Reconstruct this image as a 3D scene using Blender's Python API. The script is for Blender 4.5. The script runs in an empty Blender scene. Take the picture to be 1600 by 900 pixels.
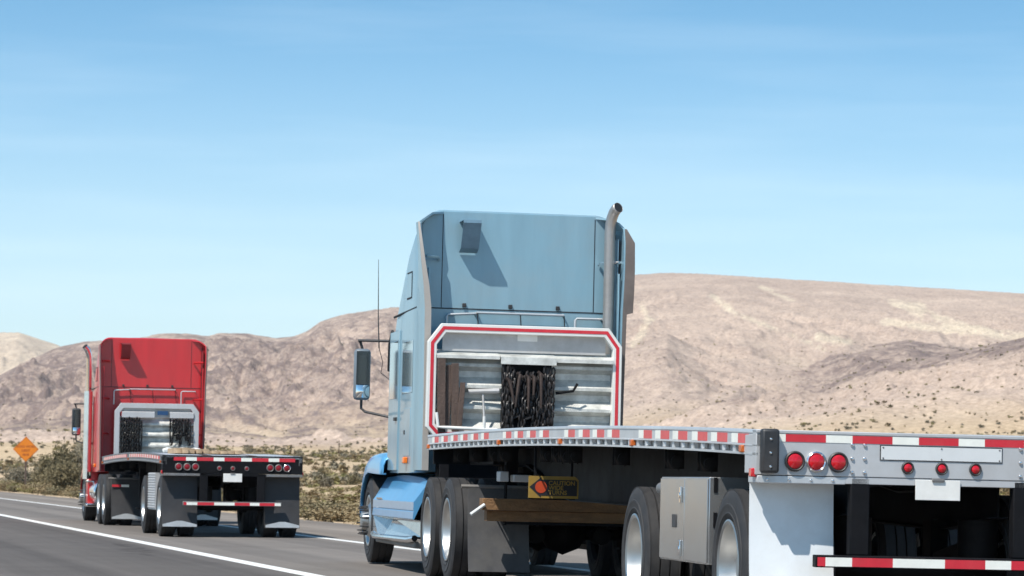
import bpy, bmesh, math, random
import numpy as np
from mathutils import Vector, Matrix, Euler
R = math.radians
random.seed(7)
scene = bpy.context.scene
COL = scene.collection

# ------------------------------------------------------------------ camera
cam_data = bpy.data.cameras.new('camera')
cam = bpy.data.objects.new('camera', cam_data)
COL.objects.link(cam)
cam.location = (0, 0, 1.07)
cam.matrix_world = Matrix.Translation((0, 0, 1.07)) @ Matrix.Rotation(math.pi/2 + math.atan(298/5000), 4, 'X') @ Matrix.Rotation(.012, 4, 'Z')
cam_data.sensor_width = 36
cam_data.lens = 112.5
cam_data.clip_start = .5
cam_data.clip_end = 30000
cam_data.dof.use_dof = True
cam_data.dof.focus_distance = 27
cam_data.dof.aperture_fstop = 8
scene.camera = cam

# ------------------------------------------------------------------ light
# travel direction of sunlight in the trucks' frame: right .52, forward .46, down 1
YAW = R(10.0)
sx = .52*math.cos(YAW) - .46*math.sin(YAW)
sy = .52*math.sin(YAW) + .46*math.cos(YAW)
SUN = Vector((-sx, -sy, 1)).normalized()          # towards the sun
world = bpy.data.worlds.new('World')
scene.world = world
world.use_nodes = True
nt = world.node_tree
nt.nodes.clear()
out = nt.nodes.new('ShaderNodeOutputWorld')
bg = nt.nodes.new('ShaderNodeBackground')
sky = nt.nodes.new('ShaderNodeTexSky')
sky.sky_type = 'NISHITA'
sky.sun_disc = False
sky.sun_elevation = math.asin(SUN.z)
sky.sun_rotation = math.atan2(SUN.x, SUN.y)
sky.altitude = 900
sky.air_density = 1.0
sky.dust_density = .3
sky.ozone_density = 3.5
bg.inputs['Strength'].default_value = .15
tcw = nt.nodes.new('ShaderNodeTexCoord')
mpw = nt.nodes.new('ShaderNodeMapping')
mpw.vector_type = 'NORMAL'
mpw.inputs['Scale'].default_value = (2.2, 2.2, 1)       # thin clear desert air: the blue deepens quickly above the horizon
nt.links.new(tcw.outputs['Generated'], mpw.inputs[0])
nt.links.new(mpw.outputs[0], sky.inputs[0])
# faint high cirrus veils
mpc = nt.nodes.new('ShaderNodeMapping')
mpc.inputs['Scale'].default_value = (3, 3, 34)
mpc.inputs['Rotation'].default_value = (0, R(1.5), 0)
nt.links.new(tcw.outputs['Generated'], mpc.inputs[0])
cn = nt.nodes.new('ShaderNodeTexNoise')
cn.inputs['Scale'].default_value = 2.2
cn.inputs['Detail'].default_value = 5
nt.links.new(mpc.outputs[0], cn.inputs[0])
cr = nt.nodes.new('ShaderNodeMapRange')
cr.inputs[1].default_value = .45
cr.inputs[2].default_value = .8
cr.inputs[4].default_value = .12
nt.links.new(cn.outputs[0], cr.inputs[0])
cm_ = nt.nodes.new('ShaderNodeMix')
cm_.data_type = 'RGBA'
cm_.inputs[7].default_value = (6.2, 6.9, 7.1, 1)
nt.links.new(cr.outputs[0], cm_.inputs[0])
tint = nt.nodes.new('ShaderNodeMix')
tint.data_type = 'RGBA'
tint.blend_type = 'MULTIPLY'
tint.inputs[0].default_value = 1
tint.inputs[7].default_value = (.76, 1.08, .99, 1)
nt.links.new(sky.outputs[0], tint.inputs[6])
# dust whitening the sky towards the horizon, all round
sz_ = nt.nodes.new('ShaderNodeSeparateXYZ')
nt.links.new(tcw.outputs['Generated'], sz_.inputs[0])
hzr = nt.nodes.new('ShaderNodeMapRange')
hzr.interpolation_type = 'SMOOTHERSTEP'
hzr.inputs[1].default_value = -.02
hzr.inputs[2].default_value = .18
hzr.inputs[3].default_value = .85
hzr.inputs[4].default_value = 0
nt.links.new(sz_.outputs[2], hzr.inputs[0])
hmx = nt.nodes.new('ShaderNodeMix')
hmx.data_type = 'RGBA'
hmx.inputs[7].default_value = (4.3, 4.85, 4.8, 1)
nt.links.new(hzr.outputs[0], hmx.inputs[0])
nt.links.new(tint.outputs[2], hmx.inputs[6])
nt.links.new(hmx.outputs[2], cm_.inputs[6])
nt.links.new(cm_.outputs[2], bg.inputs[0])
nt.links.new(bg.outputs[0], out.inputs[0])
sl = bpy.data.lights.new('sun', 'SUN')
sl.energy = 4.6
sl.angle = R(.53)
sl.color = (1, .95, .87)
so = bpy.data.objects.new('sun', sl)
COL.objects.link(so)
so.rotation_euler = (-SUN).to_track_quat('-Z', 'Y').to_euler()
so.location = (-20, -20, 60)
scene.view_settings.view_transform = 'Standard'
scene.view_settings.look = 'None'
scene.view_settings.exposure = .38
scene.view_settings.gamma = 1
scene.cycles.max_bounces = 6
scene.cycles.diffuse_bounces = 2
scene.cycles.sample_clamp_indirect = 6

# ------------------------------------------------------------------ materials
def newmat(name):
    m = bpy.data.materials.new(name)
    m.use_nodes = True
    n = m.node_tree
    return m, n, n.nodes['Principled BSDF']

def ramp(n, a, b, ca=(0, 0, 0, 1), cb=(1, 1, 1, 1)):
    r = n.nodes.new('ShaderNodeValToRGB')
    r.color_ramp.elements[0].position = a
    r.color_ramp.elements[1].position = b
    r.color_ramp.elements[0].color = ca
    r.color_ramp.elements[1].color = cb
    return r

def noise(n, scale, detail=5, rough=.6, vec=None, stretch=None):
    t = n.nodes.new('ShaderNodeTexNoise')
    t.inputs['Scale'].default_value = scale
    t.inputs['Detail'].default_value = detail
    t.inputs['Roughness'].default_value = rough
    if vec is None:
        tc = n.nodes.new('ShaderNodeTexCoord')
        vec = tc.outputs['Object']
    if stretch:
        mp = n.nodes.new('ShaderNodeMapping')
        mp.inputs['Scale'].default_value = stretch
        n.links.new(vec, mp.inputs[0])
        vec = mp.outputs[0]
    n.links.new(vec, t.inputs['Vector'])
    return t

def mixc(n, fac, a, b, mode='MIX'):
    x = n.nodes.new('ShaderNodeMix')
    x.data_type = 'RGBA'
    x.blend_type = mode
    for s, v in ((0, fac), (6, a), (7, b)):
        if hasattr(v, 'is_linked') or isinstance(v, bpy.types.NodeSocket):
            n.links.new(v, x.inputs[s])
        elif s == 0:
            x.inputs[0].default_value = v
        else:
            x.inputs[s].default_value = tuple(v) + ((1,) if len(v) == 3 else ())
    return x.outputs[2]

def pm(name, col, rough=.5, metal=0, var=.18, scale=6, dirt=0, dirtcol=(.30, .24, .17), dscale=3, bump=0, bscale=60, coat=0, spec=.5, stretch=None):
    m, n, p = newmat(name)
    nz = noise(n, scale, 6, .65, stretch=stretch)
    lo = tuple(c*(1-var) for c in col)
    hi = tuple(min(1, c*(1+var)) for c in col)
    rp = ramp(n, .3, .7, lo + (1,), hi + (1,))
    n.links.new(nz.outputs[0], rp.inputs[0])
    c = rp.outputs[0]
    if dirt:
        dn = noise(n, dscale, 8, .7)
        dr = ramp(n, .42, .72, (0, 0, 0, 1), (dirt, dirt, dirt, 1))
        n.links.new(dn.outputs[0], dr.inputs[0])
        c = mixc(n, dr.outputs[0], c, dirtcol)
        rr = n.nodes.new('ShaderNodeMapRange')
        n.links.new(dr.outputs[0], rr.inputs[0])
        rr.inputs[3].default_value = rough
        rr.inputs[4].default_value = min(1, rough + .45)
        n.links.new(rr.outputs[0], p.inputs['Roughness'])
    else:
        p.inputs['Roughness'].default_value = rough
    n.links.new(c, p.inputs['Base Color'])
    p.inputs['Metallic'].default_value = metal
    p.inputs['Specular IOR Level'].default_value = spec
    if coat:
        p.inputs['Coat Weight'].default_value = coat
        p.inputs['Coat Roughness'].default_value = .08
    if bump:
        bn = noise(n, bscale, 4, .6)
        b = n.nodes.new('ShaderNodeBump')
        b.inputs['Strength'].default_value = bump
        b.inputs['Distance'].default_value = .02
        n.links.new(bn.outputs[0], b.inputs['Height'])
        n.links.new(b.outputs[0], p.inputs['Normal'])
    return m

def plate_mat(name, col, rough, metal):
    """checker-plate aluminium: raised diagonal bars as bump"""
    m, n, p = newmat(name)
    tc = n.nodes.new('ShaderNodeTexCoord')
    hs = []
    for ang in (45, -45):
        mp = n.nodes.new('ShaderNodeMapping')
        mp.inputs['Rotation'].default_value = (0, R(ang), 0)
        n.links.new(tc.outputs['Object'], mp.inputs[0])
        w = n.nodes.new('ShaderNodeTexWave')
        w.inputs['Scale'].default_value = 16
        w.bands_direction = 'X'
        n.links.new(mp.outputs[0], w.inputs[0])
        hs.append(w)
    mu = n.nodes.new('ShaderNodeMath')
    mu.operation = 'MULTIPLY'
    n.links.new(hs[0].outputs['Fac'], mu.inputs[0])
    n.links.new(hs[1].outputs['Fac'], mu.inputs[1])
    b = n.nodes.new('ShaderNodeBump')
    b.inputs['Strength'].default_value = .45
    b.inputs['Distance'].default_value = .006
    n.links.new(mu.outputs[0], b.inputs['Height'])
    n.links.new(b.outputs[0], p.inputs['Normal'])
    dn = noise(n, 5, 8, .7)
    dr = ramp(n, .38, .75, tuple(col) + (1,), tuple(c*.45 for c in col) + (1,))
    n.links.new(dn.outputs[0], dr.inputs[0])
    n.links.new(dr.outputs[0], p.inputs['Base Color'])
    p.inputs['Roughness'].default_value = rough
    p.inputs['Metallic'].default_value = metal
    return m

M = {}
M['blue'] = pm('blue_paint', (.205, .352, .435), .38, .2, .07, 2.5, dirt=.22, dirtcol=(.33, .33, .31), dscale=1.6, coat=.5, stretch=(2.2, 2.2, .3))
M['blue_sky_tinted'] = pm('blue_paint_sky_tinted', (.085, .31, .56), .34, .15, .04, 2, dirt=.12, coat=.6)  # stronger truck blue, with the sky's reflection put into the colour
M['red'] = pm('red_paint', (.50, .016, .021), .36, .05, .10, 2.5, dirt=.12, dirtcol=(.26, .08, .07), dscale=1.6, coat=.45, stretch=(2.2, 2.2, .3))
M['black_plastic'] = pm('black_plastic', (.022, .023, .026), .5, 0, .3, 5, dirt=.3, dirtcol=(.12, .10, .085))
M['black_steel'] = pm('black_steel', (.0085, .009, .011), .6, 0, .3, 5, dirt=.25, dirtcol=(.022, .019, .018), spec=.08)
M['rubber'] = pm('rubber_tyre', (.020, .020, .022), .7, 0, .25, 9, dirt=.35, dirtcol=(.075, .068, .062), dscale=7)
M['seal'] = pm('grey_rubber_seal', (.20, .185, .17), .7, 0, .2, 4)
M['seam'] = pm('dark_seam', (.012, .014, .018), .7)
M['chrome'] = pm('chrome', (.80, .80, .81), .13, 1, .05, 5, dirt=.15)
M['rim'] = pm('polished_aluminium', (.52, .52, .51), .38, 1, .08, 3, dirt=.25, dirtcol=(.25, .22, .19))
M['alu'] = pm('brushed_aluminium', (.62, .63, .64), .42, .55, .10, 5, dirt=.25, dirtcol=(.32, .29, .26), stretch=(1, .15, 1))
M['alu_pale'] = pm('pale_aluminium', (.50, .505, .515), .45, .25, .06, 3, dirt=.38, dirtcol=(.33, .31, .29), dscale=2.2)
M['plate'] = plate_mat('checker_plate_aluminium', (.70, .70, .66), .5, .25)
M['box_alu'] = pm('smooth_box_aluminium', (.42, .425, .43), .22, .75, .05, 2, dirt=.15, dirtcol=(.3, .29, .27), dscale=2)
M['alu_white'] = pm('pale_blank_sheet', (.66, .67, .67), .4, .1, .04, 5)
M['rail_steel'] = pm('satin_rail_steel', (.60, .60, .60), .3, .5, .05, 5)
M['edge_trim'] = pm('pale_edge_trim', (.36, .335, .31), .6, .1, .12, 3, dirt=.3, dirtcol=(.22, .19, .17))
M['plate_plain'] = pm('plain_tray_aluminium', (.47, .462, .455), .45, .3, .12, 5, dirt=.4, dirtcol=(.24, .22, .2))
M['white_frame'] = pm('white_frame_paint', (.72, .72, .69), .45, .1, .06, 6, dirt=.18)
M['white_flap'] = pm('white_flap_rubber', (.70, .73, .75), .55, 0, .05, 3, dirt=.35, dirtcol=(.47, .45, .42), dscale=2.5, bump=.15, bscale=3)
M['black_flap'] = pm('black_flap_rubber', (.022, .022, .025), .6, 0, .25, 5, dirt=.35, dirtcol=(.06, .054, .05))
M['grey_flap'] = pm('dusty_flap_rubber', (.05, .05, .054), .65, 0, .25, 5, dirt=.5, dirtcol=(.12, .112, .10))
M['tape_red'] = pm('red_reflective_tape', (.55, .018, .035), .35, 0, .10, 14, dirt=.12)
M['tape_white'] = pm('white_reflective_tape', (.80, .80, .74), .35, 0, .06, 14, dirt=.12)
M['tape_side'] = pm('faded_red_tape', (.62, .085, .085), .45, 0, .10, 14, dirt=.15)
M['lens_dim'] = pm('dim_red_lens', (.22, .004, .010), .3, 0, .25, 60)
M['dark_alu'] = pm('dark_deck_edge', (.16, .16, .165), .5, .3, .1, 5, dirt=.3, dirtcol=(.10, .09, .08))
M['seal_dark'] = pm('dark_rubber_flap', (.12, .10, .092), .7, 0, .2, 4)
M['lens_red'] = pm('red_lens', (.50, .004, .012), .18, 0, .25, 60, coat=.6)
M['lens_amber_dull'] = pm('dull_amber_lens', (.45, .10, .015), .35, 0, .2, 60)
M['lens_amber'] = pm('amber_lens', (.80, .17, .012), .2, 0, .2, 60, coat=.6)
M['plate_white'] = pm('white_plate', (.74, .73, .70), .4, 0, .06, 9, dirt=.15)
M['wood'] = pm('fresh_timber', (.18, .096, .042), .8, 0, .35, 14, dirt=.3, dirtcol=(.25, .13, .05), bump=.5, bscale=40, stretch=(.25, 1, 1))
M['wood_old'] = pm('weathered_board', (.095, .064, .052), .85, 0, .35, 12, dirt=.4, dirtcol=(.09, .06, .045), bump=.5, bscale=40, stretch=(1, 1, .2))
M['wood_pale'] = pm('pale_timber', (.42, .30, .19), .85, 0, .3, 9, dirt=.5, dirtcol=(.15, .10, .07), bump=.4)
M['chain'] = pm('oily_chain_steel', (.026, .025, .026), .45, .35, .5, 30, dirt=.4, dirtcol=(.06, .038, .03), dscale=14)
M['binder'] = pm('rusty_binder_steel', (.05, .034, .029), .7, .3, .4, 14)
M['glass'] = pm('dark_glass', (.015, .018, .02), .05, 0, .1, 3, coat=1)
M['window'] = pm('tinted_window', (.10, .17, .21), .08, .3, .05, 3, coat=1)
M['mirror'] = pm('mirror_silver', (.85, .87, .88), .03, 1, .02, 3)
M['sign_yellow'] = pm('faded_yellow_sheet', (.30, .185, .03), .5, 0, .15, 8, dirt=.4, dirtcol=(.16, .11, .05))
M['sign_black'] = pm('sign_black_ink', (.015, .015, .02), .5)
M['sign_red'] = pm('sign_red_dot', (.42, .05, .015), .5)
M['orange'] = pm('orange_sign_sheet', (.66, .19, .008), .45, 0, .06, 6)
M['ink'] = pm('faded_sign_ink', (.36, .08, .006), .6)
M['tarp'] = pm('pale_tarp', (.68, .68, .66), .6, 0, .1, 6)
M['blue_plate'] = pm('blue_badge', (.06, .17, .36), .4)
M['steel_grey'] = pm('grey_steel', (.17, .17, .175), .5, .3, .2, 8, dirt=.4)
M['line'] = pm('white_road_paint', (.74, .73, .70), .7, 0, .10, 3, dirt=.5, dirtcol=(.36, .34, .31), dscale=5)
M['hose'] = pm('hose_rubber', (.02, .02, .022), .5)
M['axle'] = pm('greasy_axle_steel', (.011, .010, .010), .6, .1, .3, 6, dirt=.3, dirtcol=(.03, .025, .021), spec=.08)

# ------------------------------------------------------------------ mesh builder
OFF = {}
class MB:
    def __init__(s):
        s.v, s.f, s.m = [], [], []
    def add(s, vs, fs, mi=0):
        b = len(s.v)
        s.v += [tuple(p) for p in vs]
        s.f += [tuple(i + b for i in f) for f in fs]
        s.m += [mi]*len(fs)
        return s
    def box(s, x0, x1, y0, y1, z0, z1, mi=0):
        vs = [(x, y, z) for z in (z0, z1) for y in (y0, y1) for x in (x0, x1)]
        return s.add(vs, [(0, 2, 3, 1), (4, 5, 7, 6), (0, 1, 5, 4), (2, 6, 7, 3), (0, 4, 6, 2), (1, 3, 7, 5)], mi)
    def obox(s, c, size, rot=(0, 0, 0), mi=0):
        e = Euler(rot).to_matrix()
        vs = [Vector(c) + e @ Vector((x*size[0]/2, y*size[1]/2, z*size[2]/2)) for z in (-1, 1) for y in (-1, 1) for x in (-1, 1)]
        return s.add(vs, [(0, 2, 3, 1), (4, 5, 7, 6), (0, 1, 5, 4), (2, 6, 7, 3), (0, 4, 6, 2), (1, 3, 7, 5)], mi)
    def prism(s, poly, ax, a, b, mi=0):
        def P(q, t):
            q = list(q)
            q.insert(ax, t)
            return q
        n = len(poly)
        vs = [P(q, a) for q in poly] + [P(q, b) for q in poly]
        fs = [tuple(range(n))[::-1], tuple(range(n, 2*n))] + [(i, (i+1) % n, n + (i+1) % n, n+i) for i in range(n)]
        return s.add(vs, fs, mi)
    def tube(s, pts, r, n=10, mi=0, caps=True):
        pts = [Vector(p) for p in pts]
        rs = r if isinstance(r, (list, tuple)) else [r]*len(pts)
        vs, fs = [], []
        up = None
        for i, p in enumerate(pts):
            d = (pts[min(i+1, len(pts)-1)] - pts[max(i-1, 0)]).normalized()
            if up is None:
                up = Vector((0, 0, 1)) if abs(d.z) < .9 else Vector((1, 0, 0))
            a = d.cross(up).normalized()
            up = a.cross(d).normalized()
            for k in range(n):
                t = 2*math.pi*k/n
                vs.append(p + rs[i]*(math.cos(t)*a + math.sin(t)*up))
        for i in range(len(pts)-1):
            for k in range(n):
                fs.append((i*n+k, i*n+(k+1) % n, (i+1)*n+(k+1) % n, (i+1)*n+k))
        if caps:
            fs.append(tuple(range(n)))
            fs.append(tuple(range((len(pts)-1)*n, len(pts)*n))[::-1])
        return s.add(vs, fs, mi)
    def lathe(s, prof, n=40, ax=0, mi=0, c=(0, 0, 0), closed=False):
        """prof: (axial, radius) pairs round axis ax"""
        vs, fs = [], []
        for (a, r) in prof:
            for k in range(n):
                t = 2*math.pi*k/n
                q = [r*math.cos(t), r*math.sin(t)]
                q.insert(ax, a)
                vs.append((q[0]+c[0], q[1]+c[1], q[2]+c[2]))
        L = len(prof)
        for i in range(L if closed else L-1):
            j = (i+1) % L
            for k in range(n):
                fs.append((i*n+k, i*n+(k+1) % n, j*n+(k+1) % n, j*n+k))
        return s.add(vs, fs, mi)
    def sweep(s, sec, ys, zf, mi=0):
        """section (x, dz) swept along y over height zf(y)"""
        n = len(sec)
        vs = [(x, y, zf(y)+dz) for y in ys for (x, dz) in sec]
        fs = []
        for i in range(len(ys)-1):
            for k in range(n):
                fs.append((i*n+k, i*n+(k+1) % n, (i+1)*n+(k+1) % n, (i+1)*n+k))
        fs += [tuple(range(n))[::-1], tuple(range((len(ys)-1)*n, len(ys)*n))]
        return s.add(vs, fs, mi)
    def mesh(s, name, mats, smooth=35):
        me = bpy.data.meshes.new(name)
        me.from_pydata(s.v, [], s.f)
        if not isinstance(mats, (list, tuple)):
            mats = [mats]
        for m in mats:
            me.materials.append(M[m] if isinstance(m, str) else m)
        if len(mats) > 1:
            me.polygons.foreach_set('material_index', s.m)
        bm = bmesh.new()
        bm.from_mesh(me)
        bmesh.ops.recalc_face_normals(bm, faces=bm.faces)
        bm.to_mesh(me)
        bm.free()
        if smooth:
            me.shade_smooth()
            me.set_sharp_from_angle(angle=R(smooth))
        return me
    def build(s, name, mats, parent=None, bevel=0, smooth=35):
        off = OFF.get(root_of(parent), Vector((0, 0, 0))) if parent else Vector((0, 0, 0))
        if off.length:
            s.v = [(p[0]-off.x, p[1]-off.y, p[2]-off.z) for p in s.v]
        return link(name, s.mesh(name, mats, smooth), parent, bevel=bevel)

def root_of(o):
    while o.parent:
        o = o.parent
    return o

def link(name, me, parent=None, loc=None, rot=None, bevel=0, scale=None):
    o = bpy.data.objects.new(name, me)
    COL.objects.link(o)
    if parent:
        o.parent = parent
    if loc is not None:
        off = OFF.get(root_of(parent), Vector((0, 0, 0))) if parent else Vector((0, 0, 0))
        # a child of a moved part is placed in that part's own frame
        if parent and parent.parent and parent.location.length > 1e-6:
            off = Vector((0, 0, 0))
        o.location = Vector(loc) - off
    if rot is not None:
        o.rotation_euler = rot
    if scale is not None:
        o.scale = scale
    if bevel:
        b = o.modifiers.new('bevel', 'BEVEL')
        b.width = bevel
        b.segments = 2
        b.limit_method = 'ANGLE'
        b.angle_limit = R(40)
    return o

def tag(o, label, cat=None, group=None, kind=None):
    if label:
        o['label'] = label
    if cat:
        o['category'] = cat
    if group:
        o['group'] = group
    if kind:
        o['kind'] = kind
    return o

def empty(name, frame, off=(0, 0, 0)):
    """an Empty at the thing's base; off = where that base lies in the truck frame"""
    e = bpy.data.objects.new(name, None)
    COL.objects.link(e)
    e.empty_display_size = .3
    e.matrix_world = frame @ Matrix.Translation(off)
    OFF[e] = Vector(off)
    return e

def place(o, frame):
    o.matrix_world = frame @ o.matrix_world
    return o

# ------------------------------------------------------------------ road
A = R(13.0)
ca, sa = math.cos(A), math.sin(A)
RF = Matrix.Rotation(A, 4, 'Z')        # road frame: x across to the right, y along

def road_mat():
    m, n, p = newmat('asphalt')
    tc = n.nodes.new('ShaderNodeTexCoord')
    v = tc.outputs['Object']
    sp = n.nodes.new('ShaderNodeSeparateXYZ')
    n.links.new(v, sp.inputs[0])
    # two paving strips: newer dark lane, older bleached truck lane and shoulder
    wob = noise(n, .15, 3, .5, v)
    ad = n.nodes.new('ShaderNodeMath'); ad.operation = 'MULTIPLY_ADD'
    n.links.new(wob.outputs[0], ad.inputs[0]); ad.inputs[1].default_value = .12
    n.links.new(sp.outputs[0], ad.inputs[2])
    st = ramp(n, .50, .515, (.118, .108, .103, 1), (.180, .163, .150, 1))
    dv = n.nodes.new('ShaderNodeMath'); dv.operation = 'MULTIPLY'; dv.inputs[1].default_value = 1/11.5
    n.links.new(ad.outputs[0], dv.inputs[0])
    n.links.new(dv.outputs[0], st.inputs[0])
    e = st.color_ramp.elements.new(.835); e.color = (.178, .161, .148, 1)
    e = st.color_ramp.elements.new(.845); e.color = (.215, .190, .168, 1)
    # streaks along the lanes
    s1 = noise(n, 1, 4, .6, v, stretch=(2.2, .02, 1))
    r1 = ramp(n, .25, .75, (.80, .80, .80, 1), (1.16, 1.15, 1.14, 1))
    n.links.new(s1.outputs[0], r1.inputs[0])
    c = mixc(n, 1, st.outputs[0], r1.outputs[0], 'MULTIPLY')
    s2 = noise(n, .35, 6, .65, v)
    r2 = ramp(n, .3, .7, (.88, .88, .88, 1), (1.1, 1.1, 1.1, 1))
    n.links.new(s2.outputs[0], r2.inputs[0])
    c = mixc(n, 1, c, r2.outputs[0], 'MULTIPLY')
    # wheel tracks, oil drip band and sealed cracks
    wv = n.nodes.new('ShaderNodeTexWave'); wv.bands_direction = 'X'; wv.inputs['Scale'].default_value = .171; wv.inputs['Distortion'].default_value = .6; wv.inputs['Detail'].default_value = 2
    mpv = n.nodes.new('ShaderNodeMapping'); mpv.inputs['Scale'].default_value = (1, .02, 1); mpv.inputs['Location'].default_value = (.55, 0, 0)
    n.links.new(v, mpv.inputs[0]); n.links.new(mpv.outputs[0], wv.inputs[0])
    rw = ramp(n, .2, .9, (.90, .90, .905, 1), (1.07, 1.065, 1.06, 1))
    n.links.new(wv.outputs['Fac'], rw.inputs[0])
    c = mixc(n, 1, c, rw.outputs[0], 'MULTIPLY')
    vo = n.nodes.new('ShaderNodeTexVoronoi'); vo.feature = 'DISTANCE_TO_EDGE'; vo.inputs['Scale'].default_value = .16
    wn = noise(n, .8, 5, .6, v)
    wm_ = n.nodes.new('ShaderNodeVectorMath'); wm_.operation = 'MULTIPLY_ADD'; wm_.inputs[1].default_value = (1.6, 1.6, 0)
    n.links.new(wn.outputs['Color'], wm_.inputs[0]); n.links.new(v, wm_.inputs[2]); n.links.new(wm_.outputs[0], vo.inputs[0])
    rc = ramp(n, .002, .007, (.55, .55, .56, 1), (1, 1, 1, 1))
    n.links.new(vo.outputs[0], rc.inputs[0])
    gate = noise(n, .06, 3, .5, v)
    rg_ = ramp(n, .48, .58)
    n.links.new(gate.outputs[0], rg_.inputs[0])
    ck = mixc(n, rg_.outputs[0], (1, 1, 1), rc.outputs[0])
    c = mixc(n, 1, c, ck, 'MULTIPLY')
    sp_ = noise(n, 1.3, 7, .75, v, stretch=(1, .25, 1))
    rs_ = ramp(n, .62, .74, (1, 1, 1, 1), (.78, .78, .79, 1))
    n.links.new(sp_.outputs[0], rs_.inputs[0])
    c = mixc(n, 1, c, rs_.outputs[0], 'MULTIPLY')
    s3 = noise(n, 45, 4, .8, v)
    r3 = ramp(n, .3, .7, (.72, .72, .72, 1), (1.25, 1.25, 1.25, 1))
    n.links.new(s3.outputs[0], r3.inputs[0])
    c = mixc(n, 1, c, r3.outputs[0], 'MULTIPLY')
    n.links.new(c, p.inputs['Base Color'])
    p.inputs['Roughness'].default_value = .95
    p.inputs['Specular IOR Level'].default_value = .06
    b = n.nodes.new('ShaderNodeBump')
    b.inputs['Strength'].default_value = .5
    b.inputs['Distance'].default_value = .01
    n.links.new(s3.outputs[0], b.inputs['Height'])
    n.links.new(b.outputs[0], p.inputs['Normal'])
    return m
M['asphalt'] = road_mat()
# edge of the asphalt wanders a little where it meets the gravel
rb = MB()
rng = random.Random(3)
ts = [-80 + i*3 for i in range(560)]
vs = []
for t in ts:
    vs += [(-9, t, 0), (12.75 + rng.uniform(-.12, .12), t, 0)]
rb.add(vs, [(2*i, 2*i+1, 2*i+3, 2*i+2) for i in range(len(ts)-1)])
road = place(rb.build('road', 'asphalt', smooth=0), RF)
tag(road, 'grey asphalt highway with a bleached truck lane', kind='structure')
def stripe(r, w, label):
    b = MB()
    b.box(r-w/2, r+w/2, -80, 1600, .001, .005)
    o = b.build('lane_line', 'line', road, smooth=0)
    if label:
        o['label'] = label
stripe(5.73, .21, 'solid white line between the lanes')
stripe(9.40, .17, 'white edge line by the shoulder')
stripe(-1.9, .17, None)

# ------------------------------------------------------------------ terrain
def hash2(i, j, seed):
    h = (i*374761393 + j*668265263 + seed*974634777) & 0xffffffff
    h = ((h ^ (h >> 13))*1274126177) & 0xffffffff
    return ((h ^ (h >> 16)) & 0xffff)/65535.0
def vnoise(x, y, seed=0):
    xi = np.floor(x).astype(np.int64); yi = np.floor(y).astype(np.int64)
    fx = x-xi; fy = y-yi
    fx = fx*fx*fx*(fx*(fx*6-15)+10); fy = fy*fy*fy*(fy*(fy*6-15)+10)
    a = hash2(xi, yi, seed); b = hash2(xi+1, yi, seed); c = hash2(xi, yi+1, seed); d = hash2(xi+1, yi+1, seed)
    return (a*(1-fx)+b*fx)*(1-fy) + (c*(1-fx)+d*fx)*fy
def fbm(x, y, oct=5, seed=0, gain=.5, ridged=False):
    s = np.zeros_like(x); a = 1.; tot = 0.
    for o in range(oct):
        v = vnoise(x, y, seed+o*17)
        if ridged:
            v = 1-np.abs(2*v-1)
            v = v*v
        s += a*v; tot += a; a *= gain
        x = x*2.03+11.3; y = y*2.03+5.7
    return s/tot

def prof(pts, x):
    xs, ys = zip(*pts)
    return np.interp(x, xs, ys)
# crest lines of the ranges as bearing (in thousandths of a right-handed tangent) against rise
def crest(pts):
    # bearing = tan of the angle right of north, rise = tan of the elevation above eye level
    out_ = []
    for (u, w) in pts:
        b = (u-800)/5000
        out_.append((b, (748 + .012*(u-800) - w)/5000))
    return out_
RIDGE_MAIN = crest([(-900, 690), (-200, 640), (-60, 612), (0, 587), (30, 571), (85, 545), (131, 534), (180, 530), (221, 527), (256, 521), (293, 522), (325, 526), (343, 521), (388, 522), (430, 529), (460, 526), (482, 517), (501, 503), (532, 493), (584, 484), (622, 480), (700, 468), (800, 452), (900, 438), (995, 429), (1040, 426), (1090, 427), (1160, 431), (1250, 437), (1400, 446), (1500, 452), (1600, 458), (1800, 470), (2200, 520), (3000, 600)])
RIDGE_FAR = crest([(-1500, 640), (-700, 570), (-300, 545), (-100, 526), (0, 519), (31, 519), (53, 527), (85, 537), (130, 552), (200, 585), (330, 640), (3000, 700)])
RIDGE_MID = crest([(-1500, 700), (820, 690), (900, 600), (950, 560), (992, 541), (1044, 521), (1092, 543), (1120, 561), (1148, 562), (1200, 580), (1230, 578), (1256, 568), (1312, 548), (1380, 538), (1420, 531), (1476, 540), (1550, 545), (1700, 520), (2000, 560), (3000, 660)])
RIDGE_NEAR = crest([(-1500, 700), (960, 690), (1010, 672), (1052, 660), (1092, 641), (1128, 633), (1208, 625), (1280, 611), (1320, 588), (1380, 572), (1440, 560), (1520, 544), (1600, 527), (1750, 500), (2100, 560), (3000, 660)])
SLOPE = [(-1, .0135), (-.16, .0125), (-.05, .0118), (.02, .013), (.06, .018), (.16, .021), (1, .021)]

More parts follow.
